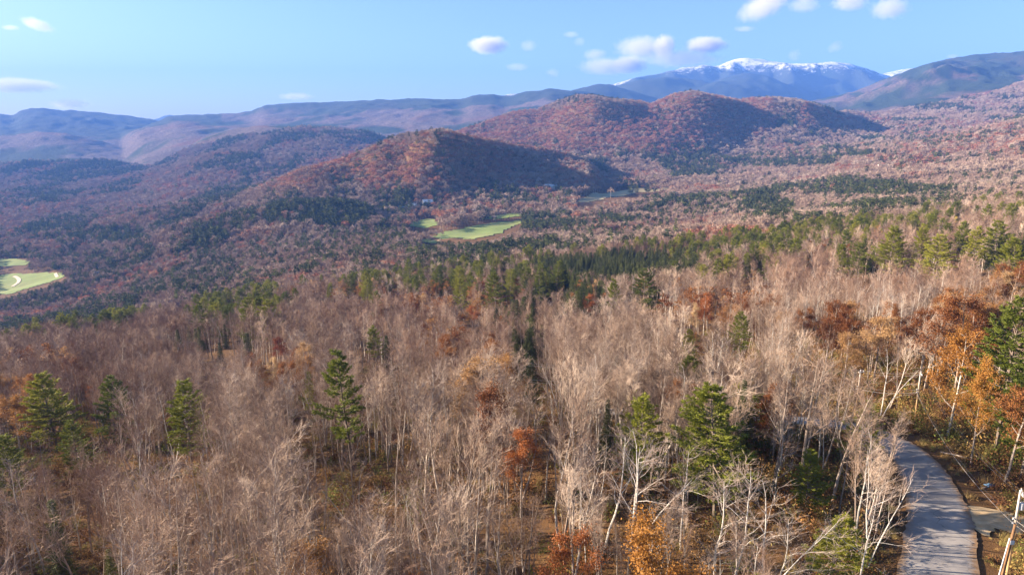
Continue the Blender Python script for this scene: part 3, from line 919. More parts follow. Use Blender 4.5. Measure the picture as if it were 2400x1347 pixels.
# distant forms: rounded crowns of many small pieces
def far_bare(h):
    a, b = Shape(), Shape()
    a.path([(0, 0, -1), (0, 0, h * .55)], [.17, .10], 4)
    n = 190
    u = RNG.normal(size=(n, 3)); u /= np.linalg.norm(u, axis=1, keepdims=True)
    u[:, 2] = np.abs(u[:, 2]) * 1.1 - .25
    rad = RNG.uniform(.45, 1, (n, 1)) ** .5
    lump = 1 + .3 * np.sin(u[:, :1] * 5 + rnd.random() * 6) * np.cos(u[:, 1:2] * 4 + rnd.random() * 6)
    P = u * rad * lump * np.array([h * .27, h * .27, h * .36]) + np.array([0, 0, h * .60])
    D = u * .5 + RNG.normal(size=(n, 3)) * .35 + np.array([0, 0, .75])
    b.blades(P, D, RNG.uniform(1.5, 2.9, n), RNG.uniform(.30, .62, n))
    return a, b
def far_oak(h):
    a, b = Shape(), Shape()
    a.path([(0, 0, -1), (0, 0, h * .5)], [.22, .14], 4)
    n = 190
    u = RNG.normal(size=(n, 3)); u /= np.linalg.norm(u, axis=1, keepdims=True)
    u[:, 2] = np.abs(u[:, 2]) * 1.1 - .3
    lump = 1 + .25 * np.sin(u[:, :1] * 5 + rnd.random() * 6) * np.cos(u[:, 1:2] * 4 + rnd.random() * 6)
    P = u * RNG.uniform(.6, 1, (n, 1)) * lump * np.array([h * .32, h * .32, h * .33]) + np.array([0, 0, h * .63])
    b.leaves(P, RNG.uniform(.8, 1.7, n))
    return a, b
def far_pine(h, w=.33):
    a, b = Shape(), Shape()
    a.path([(0, 0, -1), (0, 0, h * .95)], [.2, .05], 4)
    P, D, L, W = [], [], [], []
    z = .2
    while z < .98:
        f = (z - .2) / .8
        rr = h * w * min(1, .6 + 2 * f) * (1 - f) ** .6
        for k in range(9):
            az = rnd.uniform(0, 6.28); l = rr * rnd.uniform(.6, 1.2) + .4
            P.append((math.cos(az) * l * .15, math.sin(az) * l * .15, z * h)); D.append((math.cos(az), math.sin(az), rnd.uniform(-.1, .35)))
            L.append(l); W.append(rnd.uniform(.7, 1.2))
        z += .075
    b.blades(P, D, L, W)
    b.blades(P, [(d[0] + rnd.gauss(0, .2), d[1] + rnd.gauss(0, .2), d[2] + .3) for d in D], L, W)
    return a, b

# ------------------------------------------------------------------ prototypes
PROTO = {}
def make_protos(kind, forms, wood, leaf):
    out = []
    for k, (a, b, h) in enumerate(forms):
        out.append(dict(trunk=a.mesh(kind + '_trunk', wood), crown=b.mesh(kind + '_crown', leaf),
                        whole=joined(kind + '_whole', [a, b], [wood, leaf]), h=h))
    PROTO[kind] = out

def many(fn, hs, *a, **k):
    return [(*fn(h, *a, **k), h) for h in hs]

make_protos('bare', many(bare_tree, (16, 17, 18, 16, 18, 17, 16, 17, 18, 17)) + many(bare_tree, (17, 18), True, True), M['bark'], M['twig'])
make_protos('bare_mid', many(bare_tree, (16, 17, 18), False) + many(bare_tree, (17,), False, True), M['bark'], M['twig'])
make_protos('birch', many(birch_tree, (15, 16, 16, 15)), M['birch_bark'], M['birch_twig'])
make_protos('birch_mid', many(birch_tree, (15, 16), False), M['birch_bark'], M['birch_twig'])
make_protos('oak', many(oak_tree, (15, 15, 14)), M['bark'], M['oak_leaves'])
make_protos('oak_mid', many(oak_tree, (15, 14), False), M['bark'], M['oak_leaves'])
make_protos('pine', many(pine_tree, (20, 20, 19)) + many(pine_tree, (20,), True, .20, .35, .12), M['pine_bark'], M['pine_needles'])
make_protos('pine_mid', many(pine_tree, (20, 20, 19), False), M['pine_bark'], M['pine_needles'])
make_protos('spruce', many(spruce_tree, (14, 15, 14)), M['pine_bark'], M['hemlock_needles'])
make_protos('spruce_mid', many(spruce_tree, (14, 15), False), M['pine_bark'], M['hemlock_needles'])
make_protos('bare_far', many(far_bare, (16, 16, 16)), M['bark'], M['far_twig'])
make_protos('oak_far', many(far_oak, (15, 15)), M['bark'], M['far_rust'])
make_protos('pine_far', many(far_pine, (19, 19)), M['pine_bark'], M['far_needles'])
make_protos('spruce_far', many(far_pine, (16,), .25), M['pine_bark'], M['hemlock_needles'])

# ------------------------------------------------------------------ road, driveway, meadows
def sheet_strip(name, left, right, lift, m, cross=5, kind='structure', crown_h=0.0):
    V = []; n = len(left)
    for a, b in zip(left, right):
        for k in range(cross + 1):
            f = k / cross
            x = a[0] + (b[0] - a[0]) * f; y = a[1] + (b[1] - a[1]) * f
            V.append((x, y, 0))
    V = np.array(V)
    V[:, 2] = ROADZ(V[:, 0], V[:, 1]) + lift
    idx = np.arange(n * (cross + 1)).reshape(n, cross + 1)
    Q = np.stack([idx[:-1, :-1], idx[:-1, 1:], idx[1:, 1:], idx[1:, :-1]], -1).reshape(-1, 4)
    me = mesh_from(name, V, [Q], [m], smooth=True)
    at = me.attributes.new('across', 'FLOAT', 'POINT')
    at.data.foreach_set('value', np.tile(np.abs(np.linspace(-1, 1, cross + 1)), n).astype(np.float32))
    return obj(name, me, kind=kind)

def ROADZ(x, y):
    """terrain height with the small humps taken out, as seen by the road"""
    x = np.asarray(x, float); y = np.asarray(y, float)
    return H(x, y)

ROAD_PIX = [(1420, 2108, 2296), (1347, 2110, 2290), (1250, 2119, 2289), (1200, 2121, 2276), (1150, 2113, 2250), (1100, 2094, 2216), (1065, 2070, 2180), (1040, 2045, 2145), (1020, 2015, 2105), (1005, 1980, 2062)]
rl = [ground_at(l, y) for y, l, r in ROAD_PIX]; rr_ = [ground_at(r, y) for y, l, r in ROAD_PIX]
mid = [(a + b) / 2 for a, b in zip(rl, rr_)]
start_dir = (mid[0] - mid[1]).normalized()
ctrl = [mid[1] + start_dir * 60] + mid[1:]
end = ctrl[-1]
for dx, dy in ((-3, 4), (-8, 9), (-15, 15), (-24, 22), (-33, 30), (-40, 38)):
    ctrl.append(Vector((end.x + dx, end.y + dy, 0)))
def catmull(P, n=10):
    out = []
    P = [P[0] + (P[0] - P[1])] + P + [P[-1] + (P[-1] - P[-2])]
    for i in range(1, len(P) - 2):
        for k in range(n):
            t = k / n
            a, b, c, d = P[i - 1], P[i], P[i + 1], P[i + 2]
            out.append(.5 * ((2 * b) + (-a + c) * t + (2 * a - 5 * b + 4 * c - d) * t * t + (-a + 3 * b - 3 * c + d) * t ** 3))
    out.append(P[-2]); return out
cl = catmull([Vector((p.x, p.y, 0)) for p in ctrl], 12)
CL = np.array([(p.x, p.y) for p in cl])
for _ in range(3): CL[1:-1] = (CL[:-2] + CL[1:-1] * 2 + CL[2:]) / 4
print('ROAD', [tuple(round(v, 1) for v in m) for m in mid], [round((a - b).length, 1) for a, b in zip(rl, rr_)])
RW = 3.6
ROAD_LINE = [tuple(p) for p in CL[::2]]
tang = np.gradient(CL, axis=0); tang /= np.linalg.norm(tang, axis=1, keepdims=True)
nrm = np.stack([-tang[:, 1], tang[:, 0]], 1)
def road_dist(x, y):
    d = np.full(np.shape(x), 1e9)
    for cx, cy_ in CL: d = np.minimum(d, (x - cx) ** 2 + (y - cy_) ** 2)
    return np.sqrt(d)
# driveway of pale gravel leaving the road to the right
dv0 = ground_at(2272, 1213); dv1 = ground_at(2400, 1236); dv2 = ground_at(2560, 1250)
C = np.array([(p.x, p.y) for p in catmull([Vector((dv0.x - 1.5, dv0.y, 0)), Vector((dv0.x + 2, dv0.y, 0)), Vector((dv1.x, dv1.y, 0)), Vector((dv2.x, dv2.y, 0)), Vector((dv2.x + 25, dv2.y - 4, 0))], 8)])
tg = np.gradient(C, axis=0); tg /= np.linalg.norm(tg, axis=1, keepdims=True)
nn = np.stack([-tg[:, 1], tg[:, 0]], 1)
wd = np.interp(C[:, 0], [dv0.x - 3, dv0.x + 2, dv0.x + 8], [5.0, 3.2, 2.6])
wob = (vnoise(np.arange(len(C)) * .8, np.zeros(len(C)), 8) - .5) * .9
ROAD_LINE = ROAD_LINE + [tuple(v) for v in C[::2]]
build_ground()
o = sheet_strip('driveway', C + nn * (wd + wob)[:, None], C - nn * (wd - wob)[:, None], .09, M['gravel'], 6)
o['label'] = 'pale sandy gravel drive joining the road from the right'
DRIVE = C

SH = np.interp(CL[:, 1], [40, 62, 75, 95, 110], [3.75, 3.7, 3.5, 3.1, 2.8])
edge_n = lambda s: (vnoise(np.arange(len(CL)) * .9, np.zeros(len(CL)) + s, 5) - .5) * .35
Lf = CL + nrm * (SH + edge_n(1))[:, None]; Rt = CL - nrm * (SH + edge_n(7))[:, None]
o = sheet_strip('road', Lf, Rt, .17, M['road'], 8)
o['label'] = 'cracked grey asphalt road bending left between the trees'

def inside(poly, x, y):
    x = np.asarray(x, float); y = np.asarray(y, float)
    r = np.zeros(x.shape, bool); n = len(poly)
    for i in range(n):
        x0, y0 = poly[i]; x1, y1 = poly[(i + 1) % n]
        c = ((y0 > y) != (y1 > y)) & (x < (x1 - x0) * (y - y0) / ((y1 - y0) or 1e-9) + x0)
        r ^= c
    return r

def patch(name, poly, m, label, lift=.6, step=None, kind='structure'):
    """a sheet on the ground whose outline is given as picture directions"""
    P = [ground_at(*p) for p in poly]
    W = [(p.x, p.y) for p in P]
    xs = [w[0] for w in W]; ys = [w[1] for w in W]
    st = step or max((max(xs) - min(xs)), (max(ys) - min(ys))) / 50
    gx = np.arange(min(xs), max(xs) + st, st); gy = np.arange(min(ys), max(ys) + st, st)
    XX, YY = np.meshgrid(gx, gy)
    wob = st * 1.2
    ins = inside(W, XX + (vnoise(XX / (4 * st), YY / (4 * st), 3) - .5) * wob * 2, YY + (vnoise(XX / (4 * st), YY / (4 * st), 4) - .5) * wob * 2)
    cell = ins[:-1, :-1] & ins[1:, :-1] & ins[:-1, 1:] & ins[1:, 1:]
    idx = np.arange(XX.size).reshape(XX.shape)
    jj, ii = np.nonzero(cell)
    Q = np.stack([idx[jj, ii], idx[jj, ii + 1], idx[jj + 1, ii + 1], idx[jj + 1, ii]], 1)
    used, inv = np.unique(Q, return_inverse=True)
    x, y = XX.ravel()[used], YY.ravel()[used]
    V = np.stack([x, y, H(x, y) + lift], 1)
    o = obj(name, mesh_from(name, V, [inv.reshape(-1, 4)], [m], smooth=True), kind=kind)
    o['label'] = label
    return o

FIELDS = [
 ('meadow', [(1015, 556), (1020, 548), (1060, 538), (1110, 528), (1150, 521), (1230, 513), (1222, 524), (1190, 540), (1160, 552), (1120, 560), (1070, 562)], 'meadow', 'bright green hay field curving between the woods on the valley floor'),
 ('meadow', [(1118, 510), (1150, 506), (1225, 498), (1228, 507), (1170, 513), (1130, 516)], 'meadow', 'narrow green field strip just above the big hay field'),
 ('meadow', [(955, 530), (962, 520), (1000, 512), (1030, 516), (1030, 528), (990, 536)], 'meadow', 'small green clearing below the pale farm buildings'),
 ('meadow', [(983, 568), (985, 558), (1010, 559), (1030, 566), (1022, 572)], 'meadow', 'tiny grassy corner with a sandy track, below the hay field'),
 ('meadow', [(1350, 464), (1400, 452), (1470, 444), (1570, 438), (1572, 443), (1500, 452), (1420, 465), (1380, 476), (1350, 474)], 'dry_meadow', 'long pale field lying at the foot of the shaded hill'),
 ('golf_course', [(-40, 690), (-40, 652), (20, 642), (60, 640), (110, 638), (168, 637), (150, 650), (110, 664), (60, 678), (20, 690)], 'meadow', 'bright green golf fairway with sandy paths at the left edge'),
 ('meadow', [(-30, 612), (0, 606), (40, 606), (75, 612), (60, 622), (10, 624), (-30, 626)], 'meadow', 'dim strip of grass above the golf fairway'),
]
FPOLY = []
for nm, poly, m, lab in FIELDS:
    patch(nm, poly, M[m], lab, .9); FPOLY.append(poly)
patch('path', [(1008, 559), (1032, 565), (1036, 570), (1026, 570), (1006, 562)], M['gravel'], 'sandy track in the grassy corner below the hay field', 1.5)

def ribbon(name, pix, width, m, label, lift=1.6, n=8):
    P = [ground_at(*p) for p in pix]
    c = catmull([Vector((p.x, p.y, 0)) for p in P], n)
    C = np.array([(p.x, p.y) for p in c]); tg = np.gradient(C, axis=0); tg /= np.linalg.norm(tg, axis=1, keepdims=True) + 1e-9
    nn = np.stack([-tg[:, 1], tg[:, 0]], 1)
    o = sheet_strip(name, C + nn * width / 2, C - nn * width / 2, lift, m, 2)
    o['label'] = label
    return o
ribbon('path', [(30, 672), (43, 662), (44, 655), (38, 650), (32, 648)], 7, M['sand'], 'pale sandy path looping over the golf fairway')
ribbon('path', [(135, 650), (132, 646), (130, 641)], 6, M['sand'], 'short sandy path at the far end of the golf fairway')

# ------------------------------------------------------------------ which tree grows where (plan of the woods)
# regions are listed as picture direction (x, y), extents and share
CON = [(750, 497, 150, 34, 1.0), (215, 550, 150, 26, .85), (330, 632, 260, 60, .6), (110, 720, 220, 55, .6), (700, 585, 240, 40, .36), (850, 540, 120, 30, .65),
       (1000, 605, 200, 40, .42), (1060, 650, 280, 40, .28), (1360, 522, 200, 22, .9), (1240, 600, 120, 30, .2), (1790, 490, 65, 26, .85), (1650, 493, 130, 20, .45), (1850, 382, 130, 9, .8), (2010, 520, 50, 30, .3), (2000, 480, 50, 16, .4),
       (2150, 460, 260, 50, .14), (2250, 510, 150, 18, .22), (1820, 350, 200, 30, .15), (560, 720, 130, 45, .28), (1480, 560, 250, 40, .09), (170, 395, 170, 22, .9),
       (70, 470, 90, 14, .7), (240, 500, 200, 14, .35), (560, 365, 55, 9, .9), (1000, 470, 120, 22, .55), (800, 455, 60, 10, .5), (1180, 470, 60, 16, .5), (2350, 430, 120, 30, .15), (1700, 640, 120, 30, .12), (50, 600, 80, 20, .5),
       (880, 360, 40, 20, .3), (1350, 235, 60, 8, .5), (2230, 310, 90, 10, .4), (1300, 640, 80, 30, .25)]
HEM = [(1440, 630, 200, 34, 1.0), (1340, 690, 110, 40, .8), (1560, 610, 90, 24, .8), (1240, 800, 36, 90, .6), (1620, 620, 60, 18, .7), (1260, 930, 40, 60, .35), (480, 795, 70, 25, .35), (1195, 740, 60, 30, .3), (1990, 590, 60, 20, .4), (2380, 590, 60, 60, .5), (1900, 1050, 60, 60, .15),
       (1960, 1250, 120, 110, .22), (150, 1290, 100, 60, .10), (2040, 790, 40, 40, .4)]
RUST = [(1050, 700, 130, 40, .42), (1690, 715, 120, 40, .5), (1950, 790, 110, 45, .85), (1380, 705, 50, 30, .5), (900, 690, 60, 30, .4), (1700, 545, 110, 14, .85), (2300, 330, 220, 46, .55), (2250, 760, 110, 60, .6), (1740, 560, 150, 16, .4),
        (1400, 300, 330, 60, .85), (1650, 270, 250, 50, .8), (950, 380, 280, 50, .8), (1080, 320, 120, 14, .5), (200, 500, 300, 30, .22), (700, 420, 130, 30, .5), (60, 565, 130, 14, .45), (1000, 420, 180, 25, .45), (660, 860, 80, 40, .25), (1080, 800, 110, 60, .25),
        (2380, 660, 60, 60, .7), (1100, 470, 150, 25, .35), (560, 500, 120, 20, .2), (700, 620, 160, 30, .12), (2090, 900, 110, 50, .45), (1290, 1100, 60, 60, .10), (120, 860, 90, 20, .35), (2000, 540, 90, 20, .25), (60, 960, 60, 60, .2), (2250, 330, 140, 30, .3)]
BIR = [(1500, 1080, 190, 90, .50), (1780, 1130, 130, 70, .55), (2080, 720, 130, 90, .40), (1850, 860, 260, 80, .26), (1400, 740, 110, 30, .45), (1520, 720, 120, 30, .35), (850, 1030, 180, 80, .20), (1100, 850, 200, 90, .14), (1900, 700, 160, 60, .25), (2000, 1100, 90, 100, .3)]

def field_of(regs, px, py, x, y, seed, soft=.7):
    v = np.zeros(px.shape)
    w = (fbm(x / (18 + y * .03), y / (30 + y * .08), 3, seed) - .5) * soft * 2
    for cx, cy_, rx, ry, p in regs:
        q = ((px - cx) / rx) ** 2 + ((py - cy_) / ry) ** 2 + w
        v = np.maximum(v, p * np.clip((1.25 - q) * 2, 0, 1))
    return v

CLEAR = [(2112, 1500), (2114, 1200), (2106, 1130), (2090, 1090), (2062, 1045), (2045, 1010), (2080, 985), (2140, 955), (2250, 965), (2330, 1060), (2480, 1120), (2480, 1500)]

def scatter(y0, y1, step, seed, scale):
    g = np.random.default_rng(seed)
    xm = y1 * .80 + 70
    gx = np.arange(-xm - 30, xm, step); gy = np.arange(y0, y1, step)
    X, Y = np.meshgrid(gx, gy)
    X = X + g.uniform(-.48, .48, X.shape) * step; Y = Y + g.uniform(-.48, .48, Y.shape) * step
    X, Y = X.ravel(), Y.ravel()
    k = (X > -(Y * .80 + 75)) & (X < Y * .80 + 25)
    X, Y = X[k], Y[k]
    Z = H(X, Y)
    px, pb, d = project(X, Y, Z)
    h = 16 * scale * g.uniform(*((.72, 1.15) if y0 < 1300 else (.58, 1.30)), X.shape) * (.82 + .36 * fbm(X / 60, Y / 60, 2, 90))
    _, pt, _ = project(X, Y, Z + h)
    pm = pt * .65 + pb * .35
    ptt = project(X, Y, Z + h * (1.3 if y0 > 600 else 1))[1]
    keep = np.ones(X.shape, bool)
    for poly in FPOLY:
        for q in (pb, ptt * .5 + pb * .5, ptt * .75 + pb * .25, ptt):
            keep &= ~inside(poly, px, q)
    if y0 < 400:
        cw = h * .10 * 1600 / d
        for ox in (-cw, 0, cw):
            for q in (pb, pt * .45 + pb * .55, pt):
                keep &= ~(inside(CLEAR, px + ox, q) & (X > 20))
        keep &= ROADD(X, Y) > 5.6
        dd = np.full(X.shape, 1e9)
        for a, b in DRIVE: dd = np.minimum(dd, (X - a) ** 2 + (Y - b) ** 2)
        keep &= dd > 20
        keep &= ~((fbm(X / 15, Y / 15, 3, 61) < .41) & (g.random(X.shape) < .8))
        # a thin strip of light woodland along the left of the road
        keep &= ~((ROADD(X, Y) < 26) & (X > 0) & (X < 60) & (Y < 105) & (g.random(X.shape) < .55))
    if y0 >= 600:
        keep &= VIS(X, Y, Z + h + 6)
    X, Y, Z, px, pb, pt, pm, h, d = [a[keep] for a in (X, Y, Z, px, pb, pt, pm, h, d)]
    con = field_of(CON, px, pm, X, Y, 31); hem = field_of(HEM, px, pm, X, Y, 32)
    rust = field_of(RUST, px, pm, X, Y, 33); bir = field_of(BIR, px, pm, X, Y, 34)
    far = np.clip((Y - 350) / 600, 0, 1)
    con = con * (1 - .42 * far * (con < .8))
    con = np.maximum(con, .004 * (Y > 230) + far * (.02 + np.clip((fbm(X / 150, Y / 280, 4, 41) - .575) * 14, 0, .75)))
    rust = np.maximum(rust, .006 + far * (.02 + np.clip((fbm(X / 160, Y / 260, 3, 42) - .60) * 9, 0, .5)))
    con = np.where(Y > 700, con * (1 - .9 * np.clip(rust / .6, 0, 1)), con)
    bir = np.maximum(bir, .07 * (Y < 500))
    u = g.random(X.shape)
    kind = np.full(X.shape, 0)
    kind[u < bir] = 1
    v = g.random(X.shape)
    kind[v < rust] = 2
    w = g.random(X.shape)
    kind[w < con] = 3
    kind[g.random(X.shape) < hem] = 4
    # conifers rise above the leafless canopy, hemlocks stay lower
    h = np.where(kind == 3, h * np.where(Y > 900, 1.2, np.where(Y > 200, 1.3, 1.12)), h); h = np.where(kind == 4, h * 1.04, h); h = np.where(kind == 2, h * .95, h)
    return dict(X=X, Y=Y, Z=Z, h=h, kind=kind, px=px, pt=pt, pb=pb, d=d, rot=g.uniform(0, 6.283, X.shape), rs=g.random(X.shape))

def ROADD(X, Y):
    dd = np.full(X.shape, 1e9)
    for a, b in CL: dd = np.minimum(dd, (X - a) ** 2 + (Y - b) ** 2)
    return np.sqrt(dd)

SAPLING_AREA = [(1380, 1500), (1380, 960), (1700, 930), (2050, 900), (2075, 1010), (2100, 1130), (2112, 1500)]
# horizon table, to leave out distant trees that lie wholly behind a hill
_ht = np.linspace(-1, 1, 240); _hy = np.exp(np.linspace(math.log(100), math.log(5200), 420))
_A, _B = np.meshgrid(_ht, _hy, indexing='ij')
_S = (H((_A * _B).ravel(), _B.ravel()).reshape(_A.shape) + 6) / _B
_S = np.maximum.accumulate(_S, 1)
def VIS(X, Y, top):
    i = np.clip(np.round((X / Y + 1) / 2 * 239).astype(int), 0, 239)
    j = np.clip(((np.log(Y * .985) - math.log(100)) / (math.log(5200) - math.log(100)) * 419).astype(int), 0, 419)
    return top / Y > _S[i, j]

sap = scatter(36, 118, 2.2, 21, .70)
_, sb = None, sap['pb']
m_ = inside(SAPLING_AREA, sap['px'], np.minimum(sap['pb'], 1490)) & (sap['X'] > 8)
sap = {k: v[m_] for k, v in sap.items()}
sap['kind'] = np.where(sap['rs'] < .10, 1, np.where(sap['rs'] > .96, 3, 0)); sap['slim'] = 1
bands = [scatter(28, 230, 3.5, 1, 1.0), scatter(230, 640, 4.7, 2, 1.02), scatter(640, 1300, 6.6, 3, 1.0), scatter(1300, 2600, 11.0, 4, 1.25), scatter(2600, 4480, 14.5, 5, 1.5)]
sap.pop('slim'); sap['rs'] = np.where(sap['kind'] == 0, (np.floor(sap['rs'] * 997 / 12) * 12 + 10.5) / 997, sap['rs'])
T = {k: np.concatenate([b[k] for b in bands + [sap]]) for k in bands[0]}
print('TREES', [len(b['X']) for b in bands], np.bincount(T['kind']))

